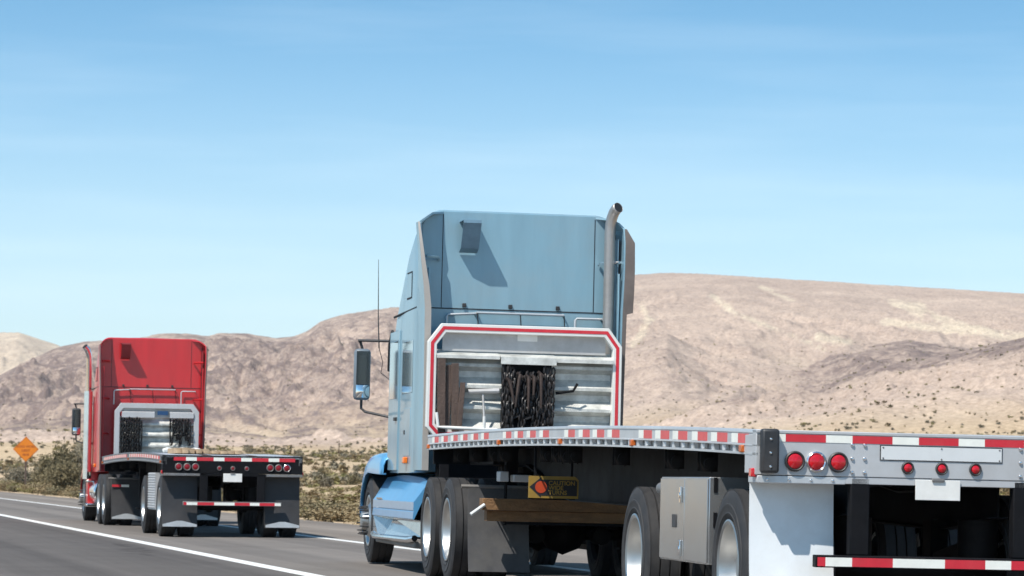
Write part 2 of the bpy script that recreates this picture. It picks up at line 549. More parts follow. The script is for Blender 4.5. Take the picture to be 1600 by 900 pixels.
WASHES = [(crest([(1112, 462), (1150, 490), (1215, 515), (1290, 546)]), 1.5, 4), (crest([(1283, 528), (1330, 534)]), 8, 5),
          (crest([(1390, 473), (1440, 484), (1500, 508), (1600, 533), (1700, 545)]), 2.5, 11), (crest([(1380, 503), (1480, 514), (1560, 524)]), 3, 7),
          (crest([(1002, 478), (1016, 500), (1004, 522), (990, 540)]), 3, 6), (crest([(1190, 450), (1240, 470)]), 1.5, 2.5)]
def height(B, D):
    """terrain height at bearing B (tan) and depth D (metres north); returns z, rock mask, sand mask"""
    X = B*D
    r = X*ca + D*sa
    sl = prof(SLOPE, B)
    # alluvial plain rising away from the road
    away = np.maximum(0, r-13.5)
    ramp_ = np.clip((r-13.0)/3, 0, 1)
    plain = sl*np.maximum(0, D-88-0*X)*np.clip(away/25, 0, 1) + (-.05*ramp_)
    plain += (fbm(X/40, D/70, 4, 3)-.5)*np.clip(away/150, 0, 1)*1.3
    plain += (fbm(X/5, D/7, 3, 9)-.5)*.35*np.clip(away/6, 0, 1)
    plain = np.where(r < 13.0, -.12, plain)
    z = plain.copy()
    rock = np.zeros_like(z); sand = np.zeros_like(z); hill = np.zeros_like(z)
    own = np.zeros_like(z)
    def ridge(k, pts, Dc, Df, exp, seed, amp, gul, rocky, base_rock, sandy, fall=.25):
        nonlocal z, rock, sand, hill, own
        rise = prof(pts, B)
        Dcv = Dc*(1 + .10*(fbm(B*25+4, B*0+2, 3, seed)-.5))
        zc = 1.07 + rise*Dcv
        base = sl*(Df-88)
        t = (D-Df)/(Dcv-Df)
        hgt = np.maximum(0, zc-base)
        s = np.clip(t, 0, 1)
        warp = (fbm(X/160, D/260, 4, seed+2)-.5)
        up = base + hgt*s**exp
        # gullies running down the slope, dying out at crest and foot
        env = np.clip(s*3, 0, 1)*np.clip((1-s)*2.2, 0.05, 1)
        am = amp(B) if callable(amp) else amp
        g = fbm(X/(55*gul)+warp*3+D/190, D/(150*gul)-X/260, 6, seed+5, .55, True)
        g2 = fbm(X/17+warp*5+D/60, D/34-X/70, 5, seed+8, .62, True)
        g3 = fbm(X/3.2, D/6.5, 3, seed+9, .6, True)
        up = up + (g-.42)*am*env*2 + (g2-.4)*am*.58*env + (g3-.4)*am*.2*env
        up = np.where(t > 1, zc-(D-Dcv)*fall + (g-.42)*am*.1, up)
        up = np.where(t < 0, -50, up)
        new = up > z
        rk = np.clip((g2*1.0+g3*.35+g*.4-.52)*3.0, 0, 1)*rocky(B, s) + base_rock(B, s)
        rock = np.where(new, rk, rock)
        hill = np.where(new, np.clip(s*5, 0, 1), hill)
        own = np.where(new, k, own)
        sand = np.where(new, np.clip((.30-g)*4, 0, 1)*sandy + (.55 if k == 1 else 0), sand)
        z = np.where(new, up, z)
    ridge(1, RIDGE_FAR, 3000., 2000., .9, 21, 9, 1.2, lambda b, s: .25, lambda b, s: 0, .5)
    ridge(2, RIDGE_MAIN, 2100., 1050., 1.05, 31, lambda b: np.clip(13-(b+.05)*70, 5.5, 14), 1.0,
          lambda b, s: np.clip(1.0-(b+.10)*5.5, .16, 1.0), lambda b, s: np.clip((-.10-b)*11, 0, .5)*np.clip(s*2.5, 0, 1), .25)
    ridge(3, RIDGE_MID, 1500., 1000., .8, 41, 5, .8, lambda b, s: np.clip((b-.07)*20, .2, .9), lambda b, s: .10+np.clip((b-.08)*8, 0, .30), .1)
    ridge(4, RIDGE_NEAR, 1000., 640., .8, 51, 4, .6, lambda b, s: np.clip((s-.45)*2.6, .02, 1.3), lambda b, s: np.clip((s-.48)*2.2, 0, .95), .1)
    # pale sand washes lying on the main slope, as bearing / rise polylines with a width
    rise = (z-1.07)/D
    nz = fbm(X/12, D/26, 4, 91)-.5
    nz2 = fbm(X/5, D/12, 4, 92)
    for pts, w0, w1 in WASHES:
        for (p, q) in zip(pts[:-1], pts[1:]):
            ax_, az_ = p; bx_, bz_ = q
            dx, dz = bx_-ax_, bz_-az_
            t = np.clip(((B-ax_)*dx+(rise-az_)*dz)/(dx*dx+dz*dz), 0, 1)
            d = np.hypot(B-ax_-t*dx, rise-az_-t*dz)*5000 + nz*13
            w = w0+(w1-w0)*t
            sand = np.where(own == 2, np.maximum(sand, np.clip((w-d)/2.5+.5, 0, 1)*np.clip(.35+nz2*1.1, .3, 1)*.8), sand)
    return z, np.clip(rock, 0, 1), sand, hill

bear = np.concatenate([np.tan(np.radians(np.linspace(-45, -14, 50)))[:-1], np.linspace(-.249, .30, 800), np.tan(np.radians(np.linspace(17, 45, 45)))])
dep = np.concatenate([np.linspace(16, 60, 10)[:-1], np.geomspace(60, 300, 90)[:-1], np.geomspace(300, 640, 60)[:-1], np.linspace(640, 1000, 90)[:-1], np.linspace(1000, 2200, 190)[:-1], np.linspace(2200, 3100, 60)[:-1], np.geomspace(3100, 3900, 5)])
BB, DD = np.meshgrid(bear, dep)
ZZ, RK, SD, HL = height(BB, DD)
nb, nd = len(bear), len(dep)
tv = np.stack([(BB*DD).ravel(), DD.ravel(), ZZ.ravel()], 1)
idx = np.arange(nb*nd).reshape(nd, nb)
q = np.stack([idx[:-1, :-1], idx[:-1, 1:], idx[1:, 1:], idx[1:, :-1]], -1).reshape(-1, 4)
tme = bpy.data.meshes.new('terrain')
tme.vertices.add(len(tv)); tme.vertices.foreach_set('co', tv.ravel())
tme.loops.add(q.size); tme.loops.foreach_set('vertex_index', q.ravel())
tme.polygons.add(len(q)); tme.polygons.foreach_set('loop_start', np.arange(0, q.size, 4))
tme.update(); tme.validate()
for nm, arr in (('rock', RK), ('sand', SD), ('hill', HL)):
    at = tme.attributes.new(nm, 'FLOAT', 'POINT')
    at.data.foreach_set('value', arr.ravel().astype(np.float32))
tme.shade_smooth()

def terrain_mat():
    m, n, p = newmat('desert_ground')
    tc = n.nodes.new('ShaderNodeTexCoord'); v = tc.outputs['Object']
    def attr(nm):
        a = n.nodes.new('ShaderNodeAttribute'); a.attribute_name = nm
        return a.outputs['Fac']
    n1 = noise(n, .012, 6, .6, v)
    r1 = ramp(n, .35, .68, (.45, .335, .225, 1), (.54, .42, .275, 1))
    n.links.new(n1.outputs[0], r1.inputs[0])
    c = r1.outputs[0]
    rh = ramp(n, .35, .68, (.44, .338, .275, 1), (.545, .425, .342, 1))
    n.links.new(n1.outputs[0], rh.inputs[0])
    c = mixc(n, attr('hill'), c, rh.outputs[0])
    # large pale sand washes on the slopes
    c = mixc(n, attr('sand'), c, (.68, .575, .43))
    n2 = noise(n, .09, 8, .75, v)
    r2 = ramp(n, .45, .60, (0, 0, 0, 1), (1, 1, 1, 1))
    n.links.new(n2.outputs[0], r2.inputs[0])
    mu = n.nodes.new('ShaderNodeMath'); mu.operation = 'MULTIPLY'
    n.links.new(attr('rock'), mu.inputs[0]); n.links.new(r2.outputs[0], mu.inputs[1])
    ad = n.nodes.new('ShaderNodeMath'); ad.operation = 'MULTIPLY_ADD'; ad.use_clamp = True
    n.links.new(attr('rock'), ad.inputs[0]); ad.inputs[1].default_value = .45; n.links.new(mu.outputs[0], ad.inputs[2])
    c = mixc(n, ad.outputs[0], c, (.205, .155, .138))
    # stones and low dry weeds, fine
    n3 = noise(n, .7, 6, .7, v)
    r3 = ramp(n, .36, .64, (.70, .68, .66, 1), (1.18, 1.18, 1.17, 1))
    n.links.new(n3.outputs[0], r3.inputs[0])
    c = mixc(n, 1, c, r3.outputs[0], 'MULTIPLY')
    n4 = noise(n, 9, 4, .7, v)
    r4 = ramp(n, .3, .7, (.85, .85, .85, 1), (1.12, 1.12, 1.12, 1))
    n.links.new(n4.outputs[0], r4.inputs[0])
    c = mixc(n, 1, c, r4.outputs[0], 'MULTIPLY')
    # dark specks of stones and bushes on the hills
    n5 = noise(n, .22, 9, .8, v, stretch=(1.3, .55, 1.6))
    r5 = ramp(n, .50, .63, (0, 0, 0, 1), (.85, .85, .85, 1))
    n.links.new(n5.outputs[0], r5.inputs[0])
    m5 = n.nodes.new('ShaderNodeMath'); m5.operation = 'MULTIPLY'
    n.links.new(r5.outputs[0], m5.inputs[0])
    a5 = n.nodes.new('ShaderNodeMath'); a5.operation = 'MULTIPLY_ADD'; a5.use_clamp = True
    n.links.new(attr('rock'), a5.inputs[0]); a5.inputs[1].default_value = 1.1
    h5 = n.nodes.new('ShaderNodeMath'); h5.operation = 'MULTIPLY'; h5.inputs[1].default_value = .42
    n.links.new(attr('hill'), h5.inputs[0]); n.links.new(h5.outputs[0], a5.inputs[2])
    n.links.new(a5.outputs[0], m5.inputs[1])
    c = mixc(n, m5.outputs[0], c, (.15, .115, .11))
    n.links.new(c, p.inputs['Base Color'])
    p.inputs['Roughness'].default_value = .95
    p.inputs['Specular IOR Level'].default_value = .1
    b = n.nodes.new('ShaderNodeBump'); b.inputs['Strength'].default_value = .6; b.inputs['Distance'].default_value = 1.5
    n.links.new(n2.outputs[0], b.inputs['Height'])
    b2 = n.nodes.new('ShaderNodeBump'); b2.inputs['Strength'].default_value = .5; b2.inputs['Distance'].default_value = .15
    n.links.new(n3.outputs[0], b2.inputs['Height']); n.links.new(b.outputs[0], b2.inputs['Normal'])
    n.links.new(b2.outputs[0], p.inputs['Normal'])
    return m
M['desert'] = terrain_mat()
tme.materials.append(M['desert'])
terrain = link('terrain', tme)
tag(terrain, 'pale desert plain rising to bare tan hills', kind='structure')
gb = MB()
gb.add([(-5000, -5000, -.6), (5000, -5000, -.6), (5000, 5000, -.6), (-5000, 5000, -.6)], [(0, 1, 2, 3)])
ground = gb.build('ground', 'desert', smooth=0)
tag(ground, 'flat desert ground around the highway', kind='structure')

def ground_z(x, y):
    z = height(np.array([x/y]), np.array([float(y)]))
    return float(z[0][0])
def road_xy(r, t):
    return r*ca - t*sa, r*sa + t*ca

# ------------------------------------------------------------------ wheels
def tyre_mesh(Rr, w, n=56):
    h = w/2
    ri = Rr*.575
    pr = [(-h*.55, ri), (-h*.86, ri+.012), (-h*.99, ri+.05), (-h*1.025, ri+.054), (-h*1.025, ri+.060), (-h*1.0, ri+.064), (-h*1.02, Rr-.115), (-h*1.045, Rr-.108), (-h*1.04, Rr-.098), (-h*1.0, Rr-.094), (-h*.97, Rr-.06), (-h*.96, Rr-.052), (-h*.88, Rr-.02), (-h*.80, Rr-.006), (-h*.74, Rr-.002)]
    gw = .0065
    for gx in (-.44, -.15, .15, .44):
        x = gx*w*.9
        pr += [(x-gw, Rr), (x-gw*.7, Rr-.017), (x+gw*.7, Rr-.017), (x+gw, Rr)]
    pr += [(-a, r) for (a, r) in pr[14::-1]]
    b = MB()
    b.lathe(pr, n, 0)
    return b.mesh('tyre', 'rubber', 40)

def rim_dish(Rr, w):
    """outer dual: deep polished dish, hub low inside. Outboard is -x."""
    ri = Rr*.575
    h = w/2
    b = MB()
    b.lathe([(-h*.80, ri+.004), (-h*.97, ri+.018), (-h*1.0, ri+.006), (-h*.93, ri-.014), (-h*.6, ri-.03), (h*.05, ri-.045), (h*.35, ri-.07), (h*.42, .20), (h*.36, .17), (h*.36, .115), (-h*.35, .105), (-h*.42, .085), (-h*.42, .001)], 48, 0)
    for k in range(10):
        t = 2*math.pi*k/10
        y, z = .143*math.cos(t), .143*math.sin(t)
        b.tube([(h*.4, y, z), (h*.1, y, z)], .018, 6)
    return b.mesh('rim', 'rim', 40)

def rim_steer(Rr, w):
    ri = Rr*.575
    h = w/2
    b = MB()
    b.lathe([(-h*.80, ri+.004), (-h*.97, ri+.018), (-h*1.0, ri+.006), (-h*.95, ri-.02), (-h*.75, ri-.04), (-h*.85, .21), (-h*1.05, .185), (-h*1.1, .12), (-h*1.55, .11), (-h*1.62, .08), (-h*1.62, .001)], 48, 0)
    b.lathe([(h*.9, ri), (h*.2, ri-.02), (h*.2, .02)], 24, 0)
    return b.mesh('rim', 'rim', 40)

def lug_mesh(w):
    """one long dark nut cover"""
    b = MB()
    h = w/2
    b.tube([(-h*1.0, 0, 0), (-h*1.3, 0, 0), (-h*1.85, 0, 0)], [.017, .015, .005], 7)
    return b.mesh('nut_cover', 'black_plastic', 40)

def drum_mesh():
    b = MB()
    b.lathe([(-.10, .02), (-.10, .19), (-.07, .205), (.10, .205), (.12, .18), (.12, .02)], 24, 0)
    return b.mesh('brake_drum', 'axle', 40)

def wheel(parent, x, y, Rr, meshes, nuts=None):
    """meshes = (tyre, rim); outboard follows the sign of x"""
    off = OFF.get(parent, Vector((0, 0, 0)))
    e = bpy.data.objects.new('wheel', None)
    COL.objects.link(e)
    e.parent = parent
    e.location = Vector((x, y, Rr)) - off
    e.rotation_euler = (random.uniform(0, 6), 0, 0) if x < 0 else (random.uniform(0, 6), 0, math.pi)
    e.empty_display_size = .2
    for nm, me in (('tyre', meshes[0]), ('rim', meshes[1])):
        c = bpy.data.objects.new(nm, me)
        COL.objects.link(c)
        c.parent = e
    for k in range(10 if nuts else 0):
        t = 2*math.pi*k/10+.2
        c = bpy.data.objects.new('nut_cover', nuts)
        COL.objects.link(c)
        c.parent = e
        c.location = (0, .1675*math.cos(t), .1675*math.sin(t))
    return e

def cyl_y(b, x, z, y0, y1, r, n=20, mi=0, r1=None):
    return b.tube([(x, y0, z), (x, y1, z)], [r, r if r1 is None else r1], n, mi)

def text_obj(parent, body, size, loc, rot, mat, name='lettering', bold=0, align='LEFT'):
    cu = bpy.data.curves.new(name, 'FONT')
    cu.body = body
    cu.size = size
    cu.extrude = .001
    cu.offset = bold
    cu.materials.append(M[mat])
    cu.align_x = align
    tmp = bpy.data.objects.new('tmp_text', cu)
    COL.objects.link(tmp)
    bpy.context.view_layer.update()
    me = bpy.data.meshes.new_from_object(tmp.evaluated_get(bpy.context.evaluated_depsgraph_get()))
    bpy.data.objects.remove(tmp)
    return link(name, me, parent, loc, rot)

# ------------------------------------------------------------------ trailer
def build_trailer(P):
    T = P['frame']
    W = P['W']
    L = P['L']
    root = empty('flatbed_trailer', T)
    tag(root, P['label'], 'trailer')
    dk = P['deck']
    dys = [p[0] for p in dk]
    dzs = [p[1] for p in dk]
    # smooth camber
    cf = np.polyfit(dys, dzs, 3)
    zf = lambda y: float(np.polyval(cf, y))
    zr = zf(0)
    ys = [L*i/44 for i in range(45)]
    face = P['face_mat']
    # floor: planks running lengthwise between aluminium nailers
    fl = MB()
    fl.sweep([(-W+.05, -.035), (W-.05, -.035), (W-.05, -.004), (-W+.05, -.004)], ys, zf)
    deck = fl.build('deck', 'alu', root)
    npl = 14
    pw = (2*W-.2)/npl
    pmesh = None
    for i in range(npl):
        x0 = -W+.1+i*pw
        b = MB()
        b.sweep([(x0+.006, -.003), (x0+pw-.006, -.003), (x0+pw-.006, .006), (x0+.006, .006)], ys[::4], zf)
        b.build('plank', 'alu' if i not in (4, 9) else 'wood_old', deck)
    for s in (-1, 1):
        sec = [(s*(W-.06), -.01), (s*(W-.06), .010), (s*(W-.004), .010), (s*W, .004), (s*W, -.012), (s*(W-.006), -.016), (s*(W-.006), -.082), (s*W, -.086), (s*W, -.094), (s*(W-.05), -.096), (s*(W-.05), -.15), (s*(W-.07), -.15), (s*(W-.07), -.01)]
        b = MB()
        b.sweep(sec, ys, zf)
        rail = b.build('side_rail', 'alu' if P['near'] else 'dark_alu', root)
        # flat rub rail standing off on spools and pockets
        b = MB()
        b.sweep([(s*(W-.012), -.150), (s*W, -.150), (s*W, -.135), (s*(W-.012), -.135)], ys, zf)
        b.build('rub_rail', 'alu' if P['near'] else 'dark_alu', rail)
        if s < 0 or P['near']:
            sp = MB()
            sp.lathe([(-.020, .022), (-.016, .026), (.016, .026), (.020, .022)], 10, 2)
            spm = sp.mesh('spool', 'alu')
            pk = MB()
            pk.box(-.018, .018, -.035, .035, -.03, .024)
            pkm = pk.mesh('stake_pocket', 'alu')
            k = 0
            y = .32
            while y < L-.1:
                if k % 2:
                    link('stake_pocket', pkm, rail, (s*(W-.028), y, zf(y)-.117))
                else:
                    link('spool', spm, rail, (s*(W-.028), y, zf(y)-.115))
                y += .305
                k += 1
    # reflective tape down both sides
    for s in (-1, 1):
        for y0 in P['side_tape']:
            for (a, c, mt) in ((y0, y0-.178, 'tape_white'), (y0-.178, y0-.458, 'tape_side')):
                b = MB()
                x0, x1 = sorted((s*(W-.007), s*(W-.0035)))
                b.add([(x, y, zf(y)+dz) for y in (a, c) for dz in (-.080, -.020) for x in (x0, x1)], [(0, 2, 3, 1), (4, 5, 7, 6), (0, 1, 5, 4), (2, 6, 7, 3), (0, 4, 6, 2), (1, 3, 7, 5)])
                b.build('reflective_tape', mt, root, smooth=0)
        for y0 in P['markers']:
            b = MB()
            z = zf(y0)-.115
            x0, x1 = sorted((s*(W-.02), s*(W+.016)))
            b.box(x0, x1, y0-.04, y0+.04, z-.024, z+.022)
            b.build('marker_light', 'lens_amber_dull', root, bevel=.006)
    # frame: two arched main beams and cross members
    for s in (-1, 1):
        x = s*.48
        b = MB()
        n = 34
        pts_t, pts_b = [], []
        for i in range(n+1):
            y = .35+(L-.75)*i/n
            u = y/L
            d = .50 if u < .68 else max(.17, .50-(u-.68)*2.2)
            if u < .1:
                d = .34+.16*u/.1
            pts_t.append((y, zf(y)-.13))
            pts_b.append((y, zf(y)-.13-d))
        for i in range(n):
            (ya, ta), (yb, tb), (_, ba), (_, bb) = pts_t[i], pts_t[i+1], pts_b[i], pts_b[i+1]
            for (w, z0a, z1a, z0b, z1b) in ((.006, ba, ta, bb, tb), (.065, ba-.012, ba, bb-.012, bb), (.065, ta-.012, ta, tb-.012, tb)):
                b.add([(x-w, ya, z0a), (x+w, ya, z0a), (x+w, ya, z1a), (x-w, ya, z1a), (x-w, yb, z0b), (x+w, yb, z0b), (x+w, yb, z1b), (x-w, yb, z1b)], [(0, 1, 2, 3), (4, 7, 6, 5), (0, 4, 5, 1), (3, 2, 6, 7), (0, 3, 7, 4), (1, 5, 6, 2)])
        b.build('main_beam', 'black_steel', root)
    cm = MB()
    cm.box(-W+.07, W-.07, -.04, .04, -.012, 0)
    cm.box(-W+.07, W-.07, -.04, .04, -.095, -.083)
    cm.box(-W+.07, W-.07, -.005, .005, -.083, -.012)
    cmm = cm.mesh('cross_member', 'black_steel')
    y = .5
    while y < L-.2:
        link('cross_member', cmm, root, (0, y, zf(y)-.036))
        y += .61
    b = MB()
    b.box(-W+.06, W-.06, L-.10, L-.02, zf(L)-.30, zf(L)-.04)
    b.build('front_bolster', 'black_steel', root)
    b = MB()
    b.box(-.75, .75, L-1.7, L-.12, zf(L)-.30, zf(L)-.27)
    b.tube([(0, L-.95, zf(L)-.30), (0, L-.95, zf(L)-.40)], .04, 14)
    b.build('kingpin_plate', 'black_steel', root)
    # suspension and axles
    tw = .27
    tm = tyre_mesh(P['R'], tw)
    rm = rim_dish(P['R'], tw)
    dm = drum_mesh()
    for ay in P['axles']:
        b = MB()
        b.tube([(-W+.3, ay, P['R']), (W-.3, ay, P['R'])], .065, 14)
        for s in (-1, 1):
            b.obox((s*.42, ay+.35, P['R']+.09), (.09, .8, .11), (R(-8), 0, 0))
            b.box(s*.42-.06, s*.42+.06, ay+.62, ay+.80, P['R']+.05, zf(ay)-.55)
            b.lathe([(-.13, .10), (-.12, .13), (.12, .13), (.13, .10)], 18, 2, c=(s*.42, ay-.22, P['R']+.22))
            b.tube([(s*.3, ay+.12, P['R']-.02), (s*.3, ay+.36, P['R']-.02)], .085, 14)
        b.build('axle', 'axle', root)
        for s in (-1, 1):
            link('brake_drum', dm, root, (s*(W-.42), ay, P['R']), (0, 0, 0 if s < 0 else math.pi))
            wheel(root, s*(W-.02-tw/2), ay, P['R'], (tm, rm))
            wheel(root, s*(W-.02-tw*1.5-.06), ay, P['R'], (tm, rm))
    # rear header
    zb = P['header_bottom']
    b = MB()
    b.box(-W, W, 0, .10, zb, zr-.012)
    b.box(-W, W, -.006, .10, zr-.0115, zr+.010)
    b.box(-W+.002, -W+.10, .10, .30, zb+.01, zr-.02)
    b.box(W-.10, W-.002, .10, .30, zb+.01, zr-.02)
    hdr = b.build('rear_header', face, root, bevel=.004)
    b = MB()
    b.box(-.64, .64, .004, .06, zb-.045, zb-.002)
    b.build('lower_channel', face, root, bevel=.003)
    # tape along the header
    x = P['tape_x0']
    first = True
    seq = P['tape_seq']
    k = 0
    while x < P['tape_x1']-.02:
        mt, w = seq[k % len(seq)] if not first else P['tape_first']
        if not first:
            k += 1
        first = False
        x1 = min(x+w, P['tape_x1'])
        b = MB()
        b.box(x, x1, -.0025, .002, P['tape_z'][0], P['tape_z'][1])
        b.build('reflective_tape', mt, hdr, smooth=0)
        x = x1
    for s in (-1, 1):
        for i, lx in enumerate(P['tail_x']):
            ring = MB()
            ring.lathe([(.0, .064), (-.016, .064), (-.022, .056), (-.014, .047), (.0, .047)], 28, 1, c=(s*lx, 0, P['tail_z']))
            ringmat = 'chrome' if (i == P['chrome_tail'] and s < 0) or (P['chrome_tail'] == 3 and i == 0 and s > 0) else P['grommet']
            tl = ring.build('tail_light', ringmat, root)
            le = MB()
            le.lathe([(-.004, .0475), (-.018, .046), (-.026, .03), (-.029, .001)], 28, 1, c=(s*lx, 0, P['tail_z']))
            le.build('lens', 'lens_red' if P['near'] else 'lens_dim', tl)
    for lx in P['mark_x']:
        ring = MB()
        ring.lathe([(.0, .040), (-.012, .040), (-.016, .034), (-.008, .026), (0, .026)], 22, 1, c=(lx, 0, P['mark_z']))
        tl = ring.build('clearance_light', P['grommet'], root)
        le = MB()
        le.lathe([(-.003, .0265), (-.014, .025), (-.020, .014), (-.022, .001)], 22, 1, c=(lx, 0, P['mark_z']))
        le.build('lens', 'lens_red' if P['near'] else 'lens_dim', tl)
    if P['name_bar']:
        x0, x1, z0, z1 = P['name_bar']
        b = MB()
        b.box(x0, x1, -.004, .001, z0, z1)
        nb_ = b.build('blank_plate', 'black_plastic', root)
        b = MB()
        b.box(x0+.006, x1-.006, -.0065, -.0042, z0+.006, z1-.006)
        b.build('plate_face', 'alu_white', nb_)
        for bx in (x0+.02, (x0+x1)/2, x1-.02):
            for bz in (z0+.015, z1-.015):
                if abs(bx-(x0+x1)/2) > .1 or True:
                    r_ = MB()
                    r_.lathe([(-.0066, .006), (-.010, .004), (-.011, .0005)], 8, 1, c=(bx, 0, bz))
                    r_.build('screw', 'steel_grey', nb_)
    bo = MB()
    bo.lathe([(0, .013), (-.006, .012), (-.011, .007), (-.012, .0005)], 10, 1)
    bom = bo.mesh('bolt', 'chrome')
    for bx, bz in P['bolts']:
        link('bolt', bom, hdr, (bx, -.001, bz))
    # licence plate hung below
    x0, x1, z0, z1 = P['plate']
    b = MB()
    b.box(x0, x1, -.008, -.004, z0, z1)
    lp = b.build('licence_plate', 'plate_white', root, bevel=.003)
    b = MB()
    b.box((x0+x1)/2-.04, (x0+x1)/2+.04, -.02, -.0085, z1-.012, z1+.01)
    b.build('plate_lamp', 'steel_grey', lp, bevel=.004)
    # corner buffers
    for s in (-1, 1):
        if P['buffers']:
            a, c = sorted((s*(W-.02), s*(W-.135)))
            b = MB()
            b.box(a, c, -.07, -.001, zb+.01, zr+.015)
            bf = b.build('corner_buffer', 'black_plastic', root, bevel=.018)
            for q_ in range(3):
                link('bolt', bom, bf, ((a+c)/2, -.068, zb+.05+q_*.085), scale=(.8, .8, .8))
        # red side marker
        b = MB()
        x0_, x1_ = sorted((s*(W-.03), s*(W+.02)))
        b.box(x0_, x1_, .03, .10, zb-.015, zb+.04)
        b.build('side_marker', 'lens_red', root, bevel=.006)
        # mud flap on its hanger
        fx0, fx1 = P['flap_x']
        a, c = sorted((s*fx0, s*fx1))
        b = MB()
        b.box(a-.003, c+.02, .003, .24, zb-.05, zb-.004)
        hg = b.build('flap_hanger', P['hanger'], root, bevel=.004)
        for q_ in range(4):
            link('bolt', bom, hg, (a+.06+q_*(c-a-.12)/3, .003, zb-.028), scale=(.8, .8, .8))
        b = MB()
        nx, nz = 10, 16
        zt, z0 = zb-.035, P['flap_bottom']
        vs = []
        for side in (0, 1):
            for j in range(nz+1):
                for i in range(nx+1):
                    u, v = i/nx, j/nz
                    yy = .205 + .02*side*.4 + .012*math.sin(u*5+v*3)*v - .10*v*v
                    vs.append((a+(c-a)*u, yy, zt+(z0-zt)*v))
        N = (nx+1)*(nz+1)
        fs = []
        for j in range(nz):
            for i in range(nx):
                k_ = j*(nx+1)+i
                fs += [(k_, k_+1, k_+nx+2, k_+nx+1), (N+k_, N+k_+nx+1, N+k_+nx+2, N+k_+1)]
        rim_ = [i for i in range(nx+1)] + [(j+1)*(nx+1)-1 for j in range(1, nz+1)] + [nz*(nx+1)+i for i in range(nx-1, -1, -1)] + [j*(nx+1) for j in range(nz-1, 0, -1)]
        for i in range(len(rim_)):
            p_, q_ = rim_[i], rim_[(i+1) % len(rim_)]
            fs.append((p_, N+p_, N+q_, q_))
        b.add(vs, fs)
        fo = b.build('mud_flap', P['flap_mat'], root, smooth=50)
        if P['flap_weight']:
            b = MB()
            b.prism([(a+.01, z0+.01), (c-.01, z0+.01), (c-.01, z0+.05), ((a+c)/2+.05, z0+.11), ((a+c)/2-.05, z0+.11), (a+.01, z0+.05)], 1, .086, .094)
            b.build('flap_weight', 'alu', fo)
    # under-ride guard
    g0, g1 = P['guard_z']
    gx = P['guard_x']
    b = MB()
    b.box(-gx, gx, -.012, .07, g0, g1)
    gd = b.build('underride_bar', P['guard_mat'], root, bevel=.006)
    for s in (-1, 1):
        a, c = sorted((s*P['post_x'][0], s*P['post_x'][1]))
        b = MB()
        b.box(a, c, .004, .09, g1+.001, zb-.003)
        b.build('guard_post', 'black_steel', root, bevel=.008)
    x = -gx+.012
    k = 0
    gseq = P['guard_seq']
    while x < gx-.03:
        mt, w = gseq[k] if k < len(gseq) else (('tape_red', 'tape_white')[(k+1) % 2], (.262, .168)[(k+1) % 2])
        x1 = min(x+w, gx-.012)
        b = MB()
        b.box(x, x1, -.0155, -.011, g0+.008, g1-.014)
        b.build('reflective_tape', mt, gd, smooth=0)
        x = x1
        k += 1
    # landing gear with braces
    ly = P['legs_y']
    for s in (-1, 1):
        b = MB()
        b.box(s*.62-.06, s*.62+.06, ly-.06, ly+.06, .62, zf(ly)-.1)
        b.box(s*.62-.045, s*.62+.045, ly-.045, ly+.045, .40, .64)
        b.box(s*.62-.12, s*.62+.12, ly-.12, ly+.12, .37, .395)
        b.build('landing_leg', 'black_steel', root, bevel=.004)
        b = MB()
        b.tube([(s*.62, ly-.03, .70), (s*.56, ly+1.0, zf(ly)-.22)], .028, 8)
        b.tube([(s*.62, ly, .74), (0, ly, zf(ly)-.2)], .024, 8)
        b.build('leg_brace', 'binder' if P['near'] else 'black_steel', root)
    b = MB()
    b.tube([(-.62, ly, .95), (.62, ly, .95)], .02, 8)
    b.build('gear_shaft', 'black_steel', root)
    # strap winches under the left rail
    wm = MB()
    wm.box(-.05, -.044, -.06, .06, -.15, 0)
    wm.box(.044, .05, -.06, .06, -.15, 0)
    wm.tube([(-.075, 0, -.10), (.075, 0, -.10)], .026, 10)
    wm.tube([(-.095, 0, -.10), (-.075, 0, -.10)], .045, 10)
    wm.tube([(0, -.03, -.02), (0, -.03, -.16)], .006, 5)
    wmm = wm.mesh('strap_winch', 'axle')
    for y in P['winches']:
        link('strap_winch', wmm, root, (-W+.13, y, zf(y)-.14), (0, 0, math.pi/2))
    # air and light lines, tanks
    b = MB()
    for dx, dz in ((.1, -.30), (-.08, -.33), (.16, -.36)):
        b.tube([(dx+.04*math.sin(i*1.3+dx*9), 1+i*.55, zf(1+i*.55)+dz-.03*math.sin(i*2.1)) for i in range(int((L-3)/.55))], .014, 6)
    b.build('air_lines', 'hose', root)
    b = MB()
    b.lathe([(-.34, .02), (-.32, .11), (-.30, .125), (.30, .125), (.32, .11), (.34, .02)], 20, 0, c=(0, P['axles'][0]+.95, .92))
    b.build('air_tank', 'black_steel', root)
    if P['caution']:
        x0, x1, z0, z1, y = P['caution']
        b = MB()
        h = z1-z0
        b.prism([(x0, z0), (x1, z0), (x1, z1-.03), (x1-.03, z1), (x0, z1)], 1, y, y+.006)
        sg = b.build('warning_sign', 'sign_yellow', root)
        for hx in (x0+.06, x1-.06):
            b = MB()
            b.box(hx-.01, hx+.01, y+.007, y+.018, z0+.05, zf(y)-.1)
            b.build('sign_hanger', 'black_steel', sg)
        sg['label'] = 'yellow sign reading CAUTION WIDE TURNS with a black arrow'
        w = x1-x0
        zc = (z0+z1)/2
        b = MB()
        b.prism([(x0+.02*w, zc), (x0+.25*w, z1-.05*h), (x0+.25*w, z1-.16*h), (x1-.06*w, z1-.16*h), (x1-.03*w, z1-.24*h), (x1-.03*w, z0+.12*h), (x0+.25*w, z0+.12*h), (x0+.25*w, z0+.02*h)], 1, y-.003, y-.0005)
        b.build('arrow', 'sign_black', sg, smooth=0)
        b = MB()
